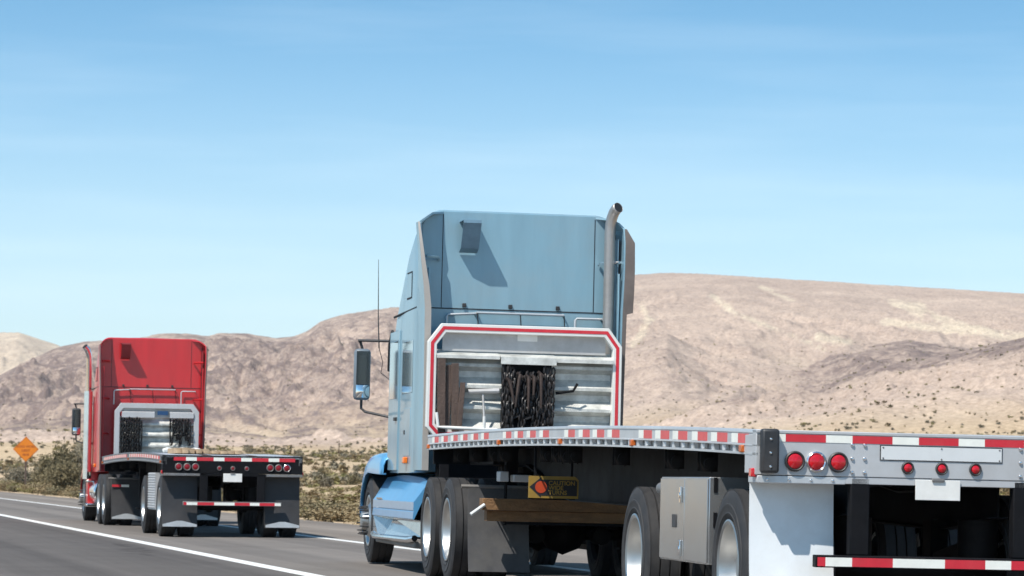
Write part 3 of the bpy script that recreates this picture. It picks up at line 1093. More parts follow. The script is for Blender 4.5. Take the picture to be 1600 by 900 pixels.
        b.lathe([(y-.006, .001), (y-.006, .27*h), (y-.0032, .27*h)], 24, 1, c=(x0+.25*w, 0, zc))
        b.build('red_dot', 'sign_red', sg, smooth=0)
        if P['near']:
            for i, tx in enumerate(('CAUTION', 'WIDE', 'TURNS')):
                text_obj(sg, tx, h*.27, (x0+.40*w, y-.004, z1-h*(.40+.215*i)), (math.pi/2, 0, 0), 'sign_yellow', bold=.0012)
    return root, zf

def frame(o, yaw, bank):
    return Matrix.Translation((o[0], o[1], 0)) @ Matrix.Rotation(yaw, 4, 'Z') @ Matrix.Rotation(bank, 4, 'Y')

FB = frame((2.692, 20.036), R(9.39), .012)
FR = frame((-4.767, 55.154), R(11.75), .002)

near_tape = [14.458, 13.785, 13.092, 12.427, 11.746, 11.093, 9.79, 9.145, 8.49, 7.836, 6.64, 6.0, 5.4, 4.8, 3.617, 3.03, 2.45, 1.84, 1.264, .68]
PB = dict(frame=FB, W=1.2, L=14.80, near=True, label='pale aluminium flatbed trailer with white mud flaps behind the blue truck',
          deck=[(0, 1.375), (.54, 1.376), (2.46, 1.424), (4.76, 1.46), (7.6, 1.494), (10.7, 1.507), (14.85, 1.505)],
          face_mat='alu_pale', side_tape=near_tape, markers=(14.72, 10.0, 6.81, 3.82, .36), R=.505, axles=(3.8, .8),
          header_bottom=1.10, tape_x0=-1.085, tape_x1=1.09, tape_first=('tape_white', .072), tape_seq=(('tape_red', .258), ('tape_white', .170)),
          tape_z=(1.308, 1.356), tail_x=(.953, .816, .676), tail_z=1.188, chrome_tail=1, grommet='black_plastic',
          mark_x=(-.227, -.008, .211), mark_z=1.164, name_bar=(-.407, .387, 1.207, 1.303),
          bolts=[(sx_*bx, bz) for sx_ in (-1, 1) for bx in (.585, .505) for bz in (1.298, 1.213, 1.128)],
          plate=(-.176, .114, .966, 1.092), buffers=True, flap_x=(1.185, .645), flap_bottom=.14, hanger='alu', flap_mat='white_flap', flap_weight=False,
          guard_z=(.535, .612), guard_x=.81, guard_mat='black_steel', post_x=(.465, .589),
          guard_seq=(('tape_red', .05), ('tape_white', .170), ('tape_red', .262), ('tape_white', .168)),
          legs_y=12.75, winches=(13.27, 12.2, 11.0, 10.4, 8.1, 7.55, 7.2, 6.85, 4.87, 2.95, 1.9), caution=(-1.15, -.70, .890, 1.085, 8.6))
trailer_b, zfb = build_trailer(PB)
PR = dict(frame=FR, W=1.21, L=13.2, near=False, label='black flatbed trailer with timber on its deck behind the red truck',
          deck=[(0, 1.395), (.2, 1.402), (2.1, 1.433), (4.5, 1.469), (7.1, 1.472), (10, 1.461), (13.1, 1.422)],
          face_mat='black_steel', side_tape=[12.7-.46*i for i in range(12)] + [6.6-.46*i for i in range(13)], markers=(13.05, 6.8, .4), R=.525, axles=(3.72, .73),
          header_bottom=1.10, tape_x0=-1.02, tape_x1=1.075, tape_first=('tape_red', .21), tape_seq=(('tape_white', .185), ('tape_red', .29)),
          tape_z=(1.312, 1.372), tail_x=(.935, .79, .645), tail_z=1.205, chrome_tail=3, grommet='steel_grey',
          mark_x=(-.232, 0, .24), mark_z=1.188, name_bar=None, bolts=[],
          plate=(-.164, .16, .955, 1.10), buffers=False, flap_x=(1.19, .585), flap_bottom=.17, hanger='steel_grey', flap_mat='black_flap', flap_weight=True,
          guard_z=(.545, .615), guard_x=.85, guard_mat='steel_grey', post_x=(.425, .565),
          guard_seq=(('tape_red', .05), ('tape_white', .185), ('tape_red', .29), ('tape_white', .185)),
          legs_y=10.2, winches=(11.6, 9.5, 7.3, 5.2), caution=(-.75, -.28, .80, 1.02, 6.5))
trailer_r, zfr = build_trailer(PR)

# tool box between the near trailer's axles
b = MB()
bx0, bx1, by0, by1, bz0, bz1 = -1.185, -.62, 1.33, 2.83, .505, 1.083
b.box(bx0, bx1, by0, by1, bz0, bz1)
tb = b.build('tool_box', 'box_alu', trailer_b, bevel=.006)
tb['label'] = 'smooth aluminium tool box slung between the trailer wheels'
for (a, c) in ((by0+.012, 2.03), (2.04, by1-.012)):
    b = MB()
    b.box(bx0-.010, bx0-.001, a, c, bz0+.012, bz1-.012)
    b.build('door', 'box_alu', tb, bevel=.003)
for z in (.60, .965):
    b = MB()
    b.box(bx0-.024, bx0-.011, 2.10, 2.15, z-.06, z+.05)
    b.lathe([(bx0-.030, .001), (bx0-.030, .02), (bx0-.012, .024)], 12, 0, c=(0, 2.125, z-.01))
    b.build('latch', 'chrome', tb, bevel=.003)
b = MB()
b.box(bx0-.016, bx0-.0105, 2.27, 2.40, .735, .825)
b.build('lock_plate', 'black_plastic', tb, bevel=.006)
b = MB()
for z in (.56, .80, 1.03):
    b.box(bx0+.03, bx0+.055, by0-.006, by0-.001, z-.05, z+.05)
b.build('hinges', 'black_steel', tb)
b = MB()
b.tube([(bx0+.05, 2.85, 1.0), (bx0+.05, 3.05, 1.0)], .045, 14)
b.build('document_tube', 'steel_grey', trailer_b)
b = MB()
b.box(-.93, -.84, 11.55, 11.75, 1.03, 1.13)
b.box(-.80, -.62, 11.5, 11.7, 1.03, 1.10)
b.build('crank_box', 'alu_pale', trailer_b, bevel=.008)
# ribbed box between the far trailer's axles
b = MB()
b.box(-1.17, -.7, 1.55, 2.9, .45, 1.1)
rbx = b.build('ribbed_box', 'alu_pale', trailer_r)
for i in range(14):
    b = MB()
    z = .475+i*.045
    b.prism([(-1.171, z), (-1.186, z+.006), (-1.186, z+.026), (-1.171, z+.034)], 1, 1.56, 2.89)
    b.build('rib', 'alu_pale', rbx)

# timbers carried below the near deck and boards on the far deck
def timber(name, size, loc, rot, mat, fr, label, group, chip=0):
    b = MB()
    sx_, sy_, sz_ = size
    b.box(-sx_/2, sx_/2, -sy_/2, sy_/2, -sz_/2, sz_/2)
    o = b.build(name, mat, None, bevel=.004)
    o.matrix_world = fr @ Matrix.Translation(loc) @ Euler(rot).to_matrix().to_4x4()
    tag(o, label, 'timber', group)
    return o
timber('timber', (2.20, .20, .115), (.06, 12.0, .805), (0, 0, R(.6)), 'wood', FB, 'upper pale brown timber slung crosswise under the near trailer', 'timbers slung under the near trailer')
timber('timber', (2.14, .17, .105), (.085, 12.03, .692), (0, 0, R(-.5)), 'wood', FB, 'lower rough timber of the pair slung under the near trailer', 'timbers slung under the near trailer')
b = MB()
b.box(-.80, .80, 11.98, 12.10, .61, .634)
b.build('timber_cradle', 'black_steel', trailer_b)
for pts_ in ([(-1.16, 11.86, .70), (-1.02, 11.88, .80)],):
    b = MB()
    b.tube(pts_, .018, 8)
    b.build('cradle_pin', 'alu_white', trailer_b)
for x_, y_ in ((-.77, 12.16), (.77, 12.16)):
    b = MB()
    b.tube([(x_, y_, .60), (x_, y_, 1.2)], .016, 8)
    b.build('cradle_hanger', 'black_steel', trailer_b)
rng = random.Random(5)
xs = -.86
for i in range(5):
    w = rng.uniform(.10, .125)
    hh = rng.uniform(.075, .1)
    timber('timber', (w-.012, 1.25, hh), (xs+w/2, 2.0+rng.uniform(-.06, .06), zfr(1.9)+.012+hh/2), (0, 0, R(rng.uniform(-1.2, 1.2))), 'wood_pale', FR, ('first', 'second', 'third', 'fourth', 'fifth')[i] + ' timber from the left in the taller row on the black trailer deck', 'timbers lying on the far deck')
    xs += w+.004
xs += .06
for i in range(4):
    w = rng.uniform(.115, .14)
    hh = rng.uniform(.05, .065)
    timber('timber', (w-.010, 1.3, hh), (xs+w/2, 2.0+rng.uniform(-.06, .06), zfr(1.9)+.012+hh/2), (0, 0, R(rng.uniform(-1, 1))), 'wood_pale', FR, ('first', 'second', 'third', 'fourth')[i] + ' thin timber from the left in the lower row on the black deck', 'timbers lying on the far deck')
    xs += w+.004
b = MB()
b.tube([(-.62+i*.075, 6.0+.03*math.sin(i), zfr(6)+.055+.012*math.sin(i*1.7)) for i in range(11)], [.035, .05, .052, .05, .045, .052, .05, .055, .05, .045, .035], 12)
tp = b.build('rolled_tarp', 'tarp', None)
place(tp, FR)
tag(tp, 'white rolled tarp lying across the far flatbed before its rack', 'tarp')

# ------------------------------------------------------------------ tractor
def build_tractor(P):
    T = P['frame']
    yb = P['back']                      # back wall of the sleeper
    paint, hoodm = P['paint'], P['hood']
    near = P['near']
    root = empty('semi_truck', T, (0, yb-1, 0))
    tag(root, P['label'], 'truck')
    HW = 1.13
    # ---- shell: rounded sections lofted forward
    def section(y, hw, zt, r, zb, crown=0.0):
        pts = [(-hw, y, zb), (-hw, y, zb+(zt-r-zb)*.33), (-hw, y, zb+(zt-r-zb)*.66)]
        for i in range(9):
            a = math.pi - i*math.pi/16
            pts.append((-hw+r+r*math.cos(a), y, zt-r+r*math.sin(a)))
        n = 5
        for i in range(1, n):
            u = i/n
            pts.append(((-hw+r)+(2*hw-2*r)*u, y, zt+crown*math.sin(math.pi*u)))
        for i in range(9):
            a = math.pi/2 - i*math.pi/16
            pts.append((hw-r+r*math.cos(a), y, zt-r+r*math.sin(a)))
        pts += [(hw, y, zb+(zt-r-zb)*.66), (hw, y, zb+(zt-r-zb)*.33), (hw, y, zb)]
        return pts
    zt = P['top']
    secs = [section(yb, HW-.012, zt-.02, P['rtop'], 1.13), section(yb+.03, HW, zt, P['rtop']+.02, 1.12), section(yb+.5, HW, zt+.0, .36, 1.11, .03),
            section(yb+1.0, HW, zt-.12, .46, 1.11, .08), section(yb+1.6, HW-.01, zt-.42, .52, 1.11, .12), section(yb+2.1, HW-.02, zt-.78, .45, 1.11, .12),
            section(yb+2.5, HW-.04, 2.86, .30, 1.11, .06), section(yb+2.85, HW-.08, 2.78, .22, 1.12, .04), section(yb+3.25, HW-.14, 2.05, .12, 1.13, .03)]
    b = MB()
    n = len(secs[0])
    vs = [p for s_ in secs for p in s_]
    fs = [(i*n+k, i*n+k+1, (i+1)*n+k+1, (i+1)*n+k) for i in range(len(secs)-1) for k in range(n-1)]
    fs += [(i*n+n-1, i*n, (i+1)*n, (i+1)*n+n-1) for i in range(len(secs)-1)]
    fs += [tuple(range(n)), tuple(range((len(secs)-1)*n, len(secs)*n))]
    b.add(vs, fs)
    cab = b.build('cab_shell', paint, root, smooth=32)
    ye = yb-.0015
    # panel joints on the back wall
    for (x0, x1, z0, z1) in ((-.879, -.871, 2.975, zt-.05), (.863, .871, 2.975, zt-.05)):
        b = MB(); b.box(x0, x1, ye-.003, ye+.004, z0, z1)
        b.build('panel_joint', 'seam', cab, smooth=0)
    b = MB(); b.box(-HW+.02, HW-.02, ye-.004, ye+.004, 2.962, 2.974)
    b.build('panel_joint', 'seam', cab, smooth=0)
    b = MB()
    b.add([(s_*(HW+o), y, z) for s_ in (-1,) for (y, z) in ((yb+.02, 2.965), (yb+2.2, 2.945)) for o in (-.01, .0035) for z in (z, z+.012)], [(0, 1, 3, 2), (4, 6, 7, 5), (0, 4, 5, 1), (2, 3, 7, 6), (0, 2, 6, 4), (1, 5, 7, 3)])
    b.build('panel_joint', 'seam', cab, smooth=0)
    # rubber stops
    for x in (-.615, -.088, .456):
        b = MB(); b.box(x-.022, x+.022, yb-.03, yb-.002, 2.985, 3.03)
        b.build('rubber_stop', 'black_plastic', root, bevel=.005)
    # folded bracket high on the back wall
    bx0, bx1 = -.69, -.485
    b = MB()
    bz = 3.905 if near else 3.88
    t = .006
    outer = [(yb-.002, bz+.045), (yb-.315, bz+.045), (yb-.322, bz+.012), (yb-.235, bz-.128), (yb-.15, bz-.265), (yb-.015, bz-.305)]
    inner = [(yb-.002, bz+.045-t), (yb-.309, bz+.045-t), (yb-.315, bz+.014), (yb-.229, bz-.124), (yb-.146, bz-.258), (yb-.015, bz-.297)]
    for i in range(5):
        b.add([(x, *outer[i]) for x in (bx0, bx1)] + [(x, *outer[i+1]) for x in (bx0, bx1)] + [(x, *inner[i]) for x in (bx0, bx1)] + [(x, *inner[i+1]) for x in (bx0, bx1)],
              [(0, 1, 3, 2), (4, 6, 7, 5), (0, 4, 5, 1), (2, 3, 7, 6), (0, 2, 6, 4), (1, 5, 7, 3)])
    b.build('folded_bracket', 'shaded_blue' if near else 'shaded_red', root, smooth=20)
    # grab rails
    z = 2.895
    yo = yb-.07
    def rail(pts, nm='grab_rail'):
        b = MB(); b.tube(pts, .014, 8)
        return b.build(nm, 'rail_steel', root)
    rail([(-.49, yb, z+.02), (-.49, yo, z+.02), (-.80, yo, z), (-.816, yo, z-.02), (-.816, yo, z-.30), (-.816, yb, z-.30)])
    rail([(-.47, yb, z+.03), (-.47, yo, z+.03), (.52, yo, z+.03), (.52, yb, z+.03)])
    rail([(.96, yb, z), (.96, yo, z), (.67, yo, z), (.65, yo, z-.02), (.65, yo, z-.3), (.65, yb, z-.3)])
    for x in (-.47, .02, .52):
        b = MB(); b.tube([(x, yo, z+.03), (x+.03, yb-.02, z-.25)], .007, 6)
        b.build('rail_stay', 'black_plastic', root)
    # ---- side extenders
    for s_ in (-1, 1):
        edge = [(zt-.17, .30), (zt-.33, .36), (3.45, .39), (3.20, .40), (2.96, .40), (2.94, .40), (2.0, .40), (1.14, .40)]
        xo = [1.195, 1.185, 1.155, 1.125, 1.105, 1.105, 1.095, 1.095] if near and s_ < 0 else [1.165, 1.165, 1.16, 1.15, 1.14, 1.14, 1.13, 1.12]
        xi0 = HW+.004
        b = MB()
        rows = []
        for (z_, e_), x_ in zip(edge, xo):
            rows.append([(s_*xi0, yb+.06, z_), (s_*(xi0+.02), yb-.02, z_), (s_*(x_+.012), yb-e_*.55, z_), (s_*x_, yb-e_, z_), (s_*(x_-.028), yb-e_+.002, z_), (s_*(x_-.018), yb-e_*.5, z_), (s_*(xi0-.03), yb-.004, z_)])
        m_ = len(rows[0])
        fs = [(i*m_+k, i*m_+(k+1) % m_, (i+1)*m_+(k+1) % m_, (i+1)*m_+k) for i in range(len(rows)-1) for k in range(m_)]
        fs += [tuple(range(m_)), tuple(range((len(rows)-1)*m_, len(rows)*m_))]
        b.add([p for r_ in rows for p in r_], fs)
        ex = b.build('side_extender', paint, root, smooth=40)
        # corner cap closing the extender over the roof edge
        b = MB()
        cap = [(.875, yb-.003, zt-.022), (1.02, yb-.15, zt-.045), (1.10, yb-.26, zt-.10), (xo[0]+.001, yb-.302, zt-.172), (1.15, yb+.04, zt-.19), (1.06, yb+.02, zt-.085), (.96, yb+.01, zt-.03)]
        n_ = len(cap)
        b.add([(s_*x_, y_, z_) for (x_, y_, z_) in cap] + [(s_*(x_-.006), y_, z_-.022) for (x_, y_, z_) in cap],
              [(0, 1, 6), (1, 5, 6), (1, 2, 5), (2, 4, 5), (2, 3, 4), (n_, n_+6, n_+1), (n_+1, n_+6, n_+5), (n_+1, n_+5, n_+2), (n_+2, n_+5, n_+4), (n_+2, n_+4, n_+3)] + [(i, (i+1) % n_, n_+(i+1) % n_, n_+i) for i in range(n_)])
        b.build('corner_cap', paint, ex, smooth=50)
        b = MB()
        vs, fs = [], []
        wid = ((.022, .03, .046, .062, .070, .070, .072, .072) if near else (.02,)*8) if s_ < 0 else ((.02, .105, .11, .115, .115, .045, .04, .04) if near else (.03,)*8)
        for i, ((z_, e_), x_) in enumerate(zip(edge, xo)):
            w_ = wid[i]
            xa = x_-.010 if s_ > 0 else x_-.075+.02
            if s_ > 0:
                x0_, x1_ = x_-.012, x_-.012+w_
            else:
                x0_, x1_ = x_+.010-w_, x_+.010
            vs += [(s_*x0_, yb-e_-.004, z_), (s_*x1_, yb-e_-.002, z_), (s_*x1_, yb-e_-.020, z_), (s_*x0_, yb-e_-.022, z_)]
        for i in range(len(edge)-1):
            for k in range(4):
                fs.append((i*4+k, i*4+(k+1) % 4, i*4+4+(k+1) % 4, i*4+4+k))
        fs += [(0, 1, 2, 3), (len(vs)-4, len(vs)-3, len(vs)-2, len(vs)-1)]
        b.add(vs, fs)
        b.build('rubber_edge', ('edge_trim' if s_ < 0 else 'seal_dark') if near else 'seal_dark', ex, smooth=40)
        # stiffening rib inside
        for z_ in ((3.53, 2.55, 1.9) if near else (3.53, 2.72, 1.95)):
            b = MB()
            b.tube([(s_*.92, yb-.02, z_-.02), (s_*(.94), yb-.12, z_), (s_*1.10, yb-.30, z_)], .018, 8)
            b.build('stay', 'chrome' if (near and s_ > 0) else paint, ex)
        b = MB()
        b.box(*sorted((s_*(1.085 if s_ > 0 else 1.055), s_*(1.10 if s_ > 0 else 1.078))), yb-.34, yb-.26, 1.3, 3.4)
        b.build('rib', paint, ex, bevel=.006)
        if s_ > 0:
            b = MB()
            b.box(1.085, 1.118, yb-.016, yb-.004, 1.25, 3.86)
            b.build('hinge_gap', 'seam', ex)
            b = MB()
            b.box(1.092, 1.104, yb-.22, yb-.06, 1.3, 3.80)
            b.build('inset_panel', 'shaded_blue' if near else 'shaded_red', ex)
    # ---- doors and side windows
    for s_ in (-1, 1):
        x = s_*(HW-.012)
        def slab(y0, y1, z0, z1, mat, nm, par, proud=.006, bv=.004, th=.02):
            b = MB()
            a, c = sorted((s_*(HW-th), s_*(HW+proud)))
            b.box(a, c, y0, y1, z0, z1)
            return b.build(nm, mat, par, bevel=bv)
        d = slab(yb+1.55, yb+2.42, 1.14, 2.78, paint, 'door', root)
        slab(yb+1.66, yb+2.36, 1.98, 2.66, 'window', 'window', d, .009)
        slab(yb+1.62, yb+1.78, 1.72, 1.76, 'black_plastic', 'handle', d, .03)
        hd = slab(yb+.45, yb+1.02, 1.30, 1.85, paint, 'storage_door', root, .005)
        slab(yb+.88, yb+.98, 1.55, 1.60, 'black_plastic', 'latch', hd, .010)
        slab(yb+.35, yb+1.25, 2.02, 2.62, 'window' if near else paint, 'sleeper_window', root, .004)
        v_ = slab(yb+.62, yb+.98, 3.12, 3.40, paint, 'vent_hatch', root, .004)
        for (y0, y1, z0, z1) in ((yb+.60, yb+1.0, 3.40, 3.415), (yb+.60, yb+1.0, 3.105, 3.12), (yb+.60, yb+.615, 3.12, 3.40)):
            slab(y0, y1, z0, z1, 'seam', 'gasket', v_, .006, 0)
        mk = MB()
        a, c = sorted((s_*(HW), s_*(HW+.05)))
        mk.box(a, c, yb+.60, yb+.75, 1.215, 1.29)
        mk.build('marker_light', 'lens_amber', root, bevel=.01)
        mk = MB()
        a, c = sorted((s_*(HW+.001), s_*(HW+.02)))
        mk.box(a, c, yb+.76, yb+.95, 1.235, 1.265)
        mk.build('marker_bracket', 'black_plastic', root)
        # visor / gutter trim along the joint
        b = MB()
        b.tube([(s_*(HW-.01), yb+2.35, 2.80), (s_*(HW-.03), yb+2.75, 2.66), (s_*(HW-.06), yb+3.0, 2.35)], .02, 8)
        b.build('gutter', 'black_plastic', root)
    # windscreen
    b = MB()
    b.add([(-.86, yb+2.90, 2.70), (.86, yb+2.90, 2.70), (.88, yb+3.262, 2.07), (-.88, yb+3.262, 2.07), (0, yb+2.93, 2.74), (0, yb+3.30, 2.07)], [(0, 4, 5, 3), (4, 1, 2, 5)])
    b.build('windscreen', 'glass', root)
    # ---- hood, fenders, bumper
    yh = yb+3.2
    sy_ = P['steer']
    ynose = sy_+.95
    b = MB()
    hs = []
    for (y, hw, zt_) in ((yh-.05, .92, 2.04), (yh+.5, .80, 1.90), (sy_, .66, 1.74), (ynose-.25, .56, 1.52), (ynose, .52, 1.25)):
        hs.append([(-hw, y, .9), (-hw, y, zt_-.22), (-hw+.08, y, zt_-.07), (-hw+.25, y, zt_), (hw-.25, y, zt_), (hw-.08, y, zt_-.07), (hw, y, zt_-.22), (hw, y, .9)])
    n = 8
    b.add([p for h_ in hs for p in h_], [(i*n+k, i*n+k+1, i*n+n+k+1, i*n+n+k) for i in range(len(hs)-1) for k in range(n-1)] + [tuple(range(n)), tuple(range(4*n, 5*n))])
    b.build('hood', hoodm, root, smooth=50)
    b = MB()
    b.box(-.48, .48, ynose+.005, ynose+.04, .62, 1.22)
    gr = b.build('grille', 'chrome', root, bevel=.02)
    for i in range(9):
        b = MB(); b.box(-.45, .45, ynose+.04, ynose+.055, .66+i*.06, .69+i*.06)
        b.build('slat', 'black_plastic', gr)
    fr_z = P['fender_top']
    for s_ in (-1, 1):
        # fender arch over the steer wheel, outer skin and top
        b = MB()
        pts = [(sy_-1.52, fr_z-.05), (sy_-1.2, fr_z-.01), (sy_-.6, fr_z), (sy_-.05, fr_z-.02), (sy_+.28, fr_z-.09), (sy_+.55, fr_z-.26), (sy_+.72, fr_z-.48), (sy_+.80, .60)]
        arch = [(sy_-1.52, 1.085), (sy_-1.2, 1.09), (sy_-.6, 1.10), (sy_-.10, 1.11), (sy_+.16, 1.08), (sy_+.42, .95), (sy_+.58, .78), (sy_+.64, .56)]
        xo_, xi_ = 1.205, .60
        vs = []
        for (p_, q_) in zip(pts, arch):
            lerp = lambda f: (p_[0]+(q_[0]-p_[0])*f, p_[1]+(q_[1]-p_[1])*f)
            vs += [(s_*xi_, *p_), (s_*1.03, *p_), (s_*1.12, *lerp(.06)), (s_*1.175, *lerp(.22)), (s_*(xo_-.005), *lerp(.5)), (s_*xo_, *q_), (s_*(xo_-.05), *q_)]
        m_ = 7
        fs = [(i*m_+k, i*m_+k+1, i*m_+m_+k+1, i*m_+m_+k) for i in range(len(pts)-1) for k in range(m_-1)]
        b.add(vs, fs)
        fd = b.build('fender', hoodm, root, smooth=30)
        so_ = fd.modifiers.new('thick', 'SOLIDIFY'); so_.thickness = .02
        # dark wheel well liner
        b = MB()
        well = [(sy_+.62*math.cos(math.pi*i/12), .50+.62*math.sin(math.pi*i/12)) for i in range(13)]
        vs = [(s_*x_, y_, z_) for (y_, z_) in well for x_ in (.55, 1.17)]
        b.add(vs, [(2*i, 2*i+1, 2*i+3, 2*i+2) for i in range(12)] + [tuple(2*i for i in range(13))])
        b.build('wheel_well', 'black_plastic', root)
        # headlamp
        b = MB()
        b.obox((s_*.88, sy_+.78, .92), (.34, .12, .20), (R(-18), 0, R(-14*s_)))
        b.build('headlight', 'window', root, bevel=.02)
    b = MB()
    b.prism([(-1.18, sy_+.55), (-1.12, sy_+.95), (-.7, ynose+.12), (.7, ynose+.12), (1.12, sy_+.95), (1.18, sy_+.55), (1.1, sy_+.55), (.6, ynose-.2), (-.6, ynose-.2), (-1.1, sy_+.55)], 2, .36, .66)
    b.build('bumper', 'chrome' if not near else hoodm, root, bevel=.02)
    # ---- lower side fairing with steps
    y1 = sy_-.66 if near else sy_-.7
    y0 = P['skirt_rear']
    if near:
        for s_ in (-1, 1):
            b = MB()
            # cross-section x,z: sloped shoulder, upright belt, recessed flank, sill
            def ring_at(y, ztop, fwd):
                return [(s_*1.00, y, ztop), (s_*1.03, y, ztop-.005), (s_*1.185, y, .80), (s_*1.198, y, .785), (s_*1.20, y, .695), (s_*1.192, y, .685), (s_*1.198, y, .675), (s_*1.205, y, .60), (s_*1.19, y, .59)]
            secs_ = [(y0, 1.02), (y0+.5, 1.06), (y0+1.6, 1.085), (y0+2.2, 1.09), (y1, 1.06)]
            vs, m_ = [], 9
            for (y, zz) in secs_:
                vs += ring_at(y, zz, 0)
            fs = [(i*m_+k, i*m_+k+1, i*m_+m_+k+1, i*m_+m_+k) for i in range(len(secs_)-1) for k in range(m_-1)]
            fs += [tuple(range(m_)), tuple(range(4*m_, 5*m_))]
            b.add(vs, fs)
            sk = b.build('side_fairing', hoodm, root, smooth=25)
            b = MB()
            b.add([(s_*1.19, y0+.06, .59), (s_*1.19, y1, .59), (s_*1.19, y1, .34), (s_*1.19, y1-.55, .345), (s_*1.10, y1-.75, .56), (s_*1.06, y1-.95, .575), (s_*1.06, y0+.14, .575), (s_*1.09, y0+.10, .40), (s_*1.15, y1-.75, .37)],
                  [(0, 1, 2, 3, 4, 5, 6), (6, 5, 4, 8, 7), (4, 3, 8)])
            b.build('fairing_flank', 'flank_grey', sk, smooth=0)
            b = MB()
            b.tube([(s_*1.17, y0+.05, .385), (s_*1.20, y0+.35, .365), (s_*1.205, y1-.3, .345), (s_*1.19, y1-.02, .37)], .035, 10)
            b.build('sill_trim', 'chrome', sk)
            b = MB()
            b.box(*sorted((s_*1.02, s_*1.16)), y0+.12, y1-.02, .27, .35)
            b.build('sill', 'seal', sk, bevel=.02)
            b = MB()
            b.box(*sorted((s_*.60, s_*1.04)), y0+.1, y1-.05, .36, .98)
            b.build('fuel_tank', 'black_steel', root, bevel=.05)
            b = MB()
            b.box(*sorted((s_*1.17, s_*1.202)), y1-.9, y1-.35, .795, .812)
            b.build('step_edge', 'chrome', sk)
    else:
        for s_ in (-1, 1):
            b = MB()
            b.lathe([(-.75, .02), (-.75, .27), (-.72, .305), (.72, .305), (.75, .27), (.75, .02)], 28, 1, c=(s_*.86, (y0+y1)/2+.05, .66))
            b.build('fuel_tank', 'chrome', root)
            b = MB()
            b.prism([(y1-.05, .40), (y1-.6, .40), (y1-.65, 1.14), (y1-.05, 1.14)], 0, *sorted((s_*.95, s_*1.18)))
            b.build('cowl_panel', paint, root, bevel=.02)
            b = MB()
            b.box(*sorted((s_*.95, s_*1.21)), y1-.75, y1-.02, .33, .40)
            b.box(*sorted((s_*1.0, s_*1.20)), y1-.7, y1-.1, .88, .92)
            b.build('step', 'chrome', root, bevel=.015)
    # ---- exhaust
    if near:
        ex, ey = 1.0, yb-.22
        pts = [(ex, ey, 1.25), (ex, ey, 2.5), (ex, ey, 3.88), (ex+.004, ey-.006, 3.96), (ex+.014, ey-.022, 4.035), (ex+.03, ey-.05, 4.095), (ex+.05, ey-.085, 4.135), (ex+.068, ey-.118, 4.15)]
        b = MB()
        b.tube(pts, .062, 20, caps=False)
        st = b.build('exhaust_stack', 'steel_exhaust', root, smooth=60)
        st.modifiers.new('wall', 'SOLIDIFY').thickness = .004
        b = MB()
        b.tube([(ex+.03, ey-.05, 4.095), (ex+.05, ey-.085, 4.135), (ex+.0665, ey-.1155, 4.149)], .0575, 18)
        b.build('bore_shade', 'seam', st)  # dark plug standing in for the shade inside the pipe mouth
        b = MB()
        b.tube([(ex, ey, 3.53), (ex+.2, ey+.06, 3.54)], .022, 10)
        b.build('stay', 'chrome', st)
    else:
        for ex, s_ in ((-1.25, -1), (1.25, 1)):
            ey = yb+1.55
            pts = [(ex, ey, .95), (ex, ey, 2.5), (ex, ey, 3.62), (ex+s_*.01, ey-.02, 3.72), (ex+s_*.05, ey-.06, 3.83), (ex+s_*.11, ey-.10, 3.90)]
            b = MB()
            b.tube(pts[:2] + [(ex, ey, 2.9)], .095, 18)
            b.tube(pts, .065, 16, caps=False)
            st = b.build('exhaust_stack', 'chrome', root, smooth=60)
            b = MB()
            b.tube([(ex+s_*.03, ey-.045, 3.79), (ex+s_*.085, ey-.085, 3.87)], .058, 14)
            b.build('bore_shade', 'seam', st)  # dark fill painted as the shaded inside of the stack tip
    # ---- mirrors
    for s_ in (-1, 1):
        my = yb+3.0
        mx = s_*P['mirror_x']
        z0, z1 = P['mirror_z']
        b = MB()
        b.box(mx-.10, mx+.10, my, my+.14, z0, z1)
        mh = b.build('mirror', 'black_plastic' if not near else 'mirror_shell', root, bevel=.045)
        b = MB()
        b.box(mx-.078, mx+.085, my-.006, my-.0005, z0+.19, z1-.03)
        b.build('glass', 'glass', mh, bevel=.003)  # dark colour stands in for the mirror's dark reflection
        b = MB()
        vs = [(mx-.078+.163*i/8, my-.006-.02*math.sin(math.pi*i/8)*math.sin(math.pi*j/6), z0+.03+.15*j/6) for j in range(7) for i in range(9)]
        b.add(vs, [(j*9+i, j*9+i+1, j*9+i+10, j*9+i+9) for j in range(6) for i in range(8)])
        b.build('convex_glass', 'mirror', mh)
        b = MB()
        b.tube([(s_*1.02, my-.05, z1+.10), (mx+s_*.06, my+.04, z1+.10), (mx+s_*.03, my+.06, z1+.08), (mx, my+.07, z1-.01)], .017, 8)
        b.build('mirror_arm', 'black_plastic', mh)
        b = MB()
        b.tube([(mx, my+.07, z0+.01), (mx, my+.07, z0-.10), (mx-s_*.05, my+.05, z0-.14), (s_*1.06, my-.1, z0-.20), (s_*1.02, my-.1, z0-.05)], .017, 8)
        b.build('mirror_arm', 'black_plastic', mh)
    if near:
        ax = -1.20
        b = MB()
        b.tube([(ax, yb+2.98, 2.62), (ax-.02, yb+2.98, 3.0), (ax-.035, yb+2.98, 3.70)], [.009, .007, .003], 6)
        b.tube([(ax, yb+2.98, 2.62), (ax+.05, yb+2.98, 2.45), (ax+.03, yb+2.98, 2.32), (ax+.16, yb+2.95, 2.22)], .005, 5)
        b.build('antenna', 'black_plastic', root)
    # ---- chassis
    dr = P['drive']
    Rd = P['R']
    b = MB()
    for s_ in (-1, 1):
        b.box(s_*.43-.04, s_*.43+.04, dr[1]-.75, sy_+.6, .78, 1.04)
    for y in (dr[1]-.7, dr[0]+.6, yb+.3, yb+2):
        b.box(-.43, .43, y-.05, y+.05, .82, 1.0)
    b.build('chassis_frame', 'black_steel', root)
    b = MB()
    yc = (dr[0]+dr[1])/2
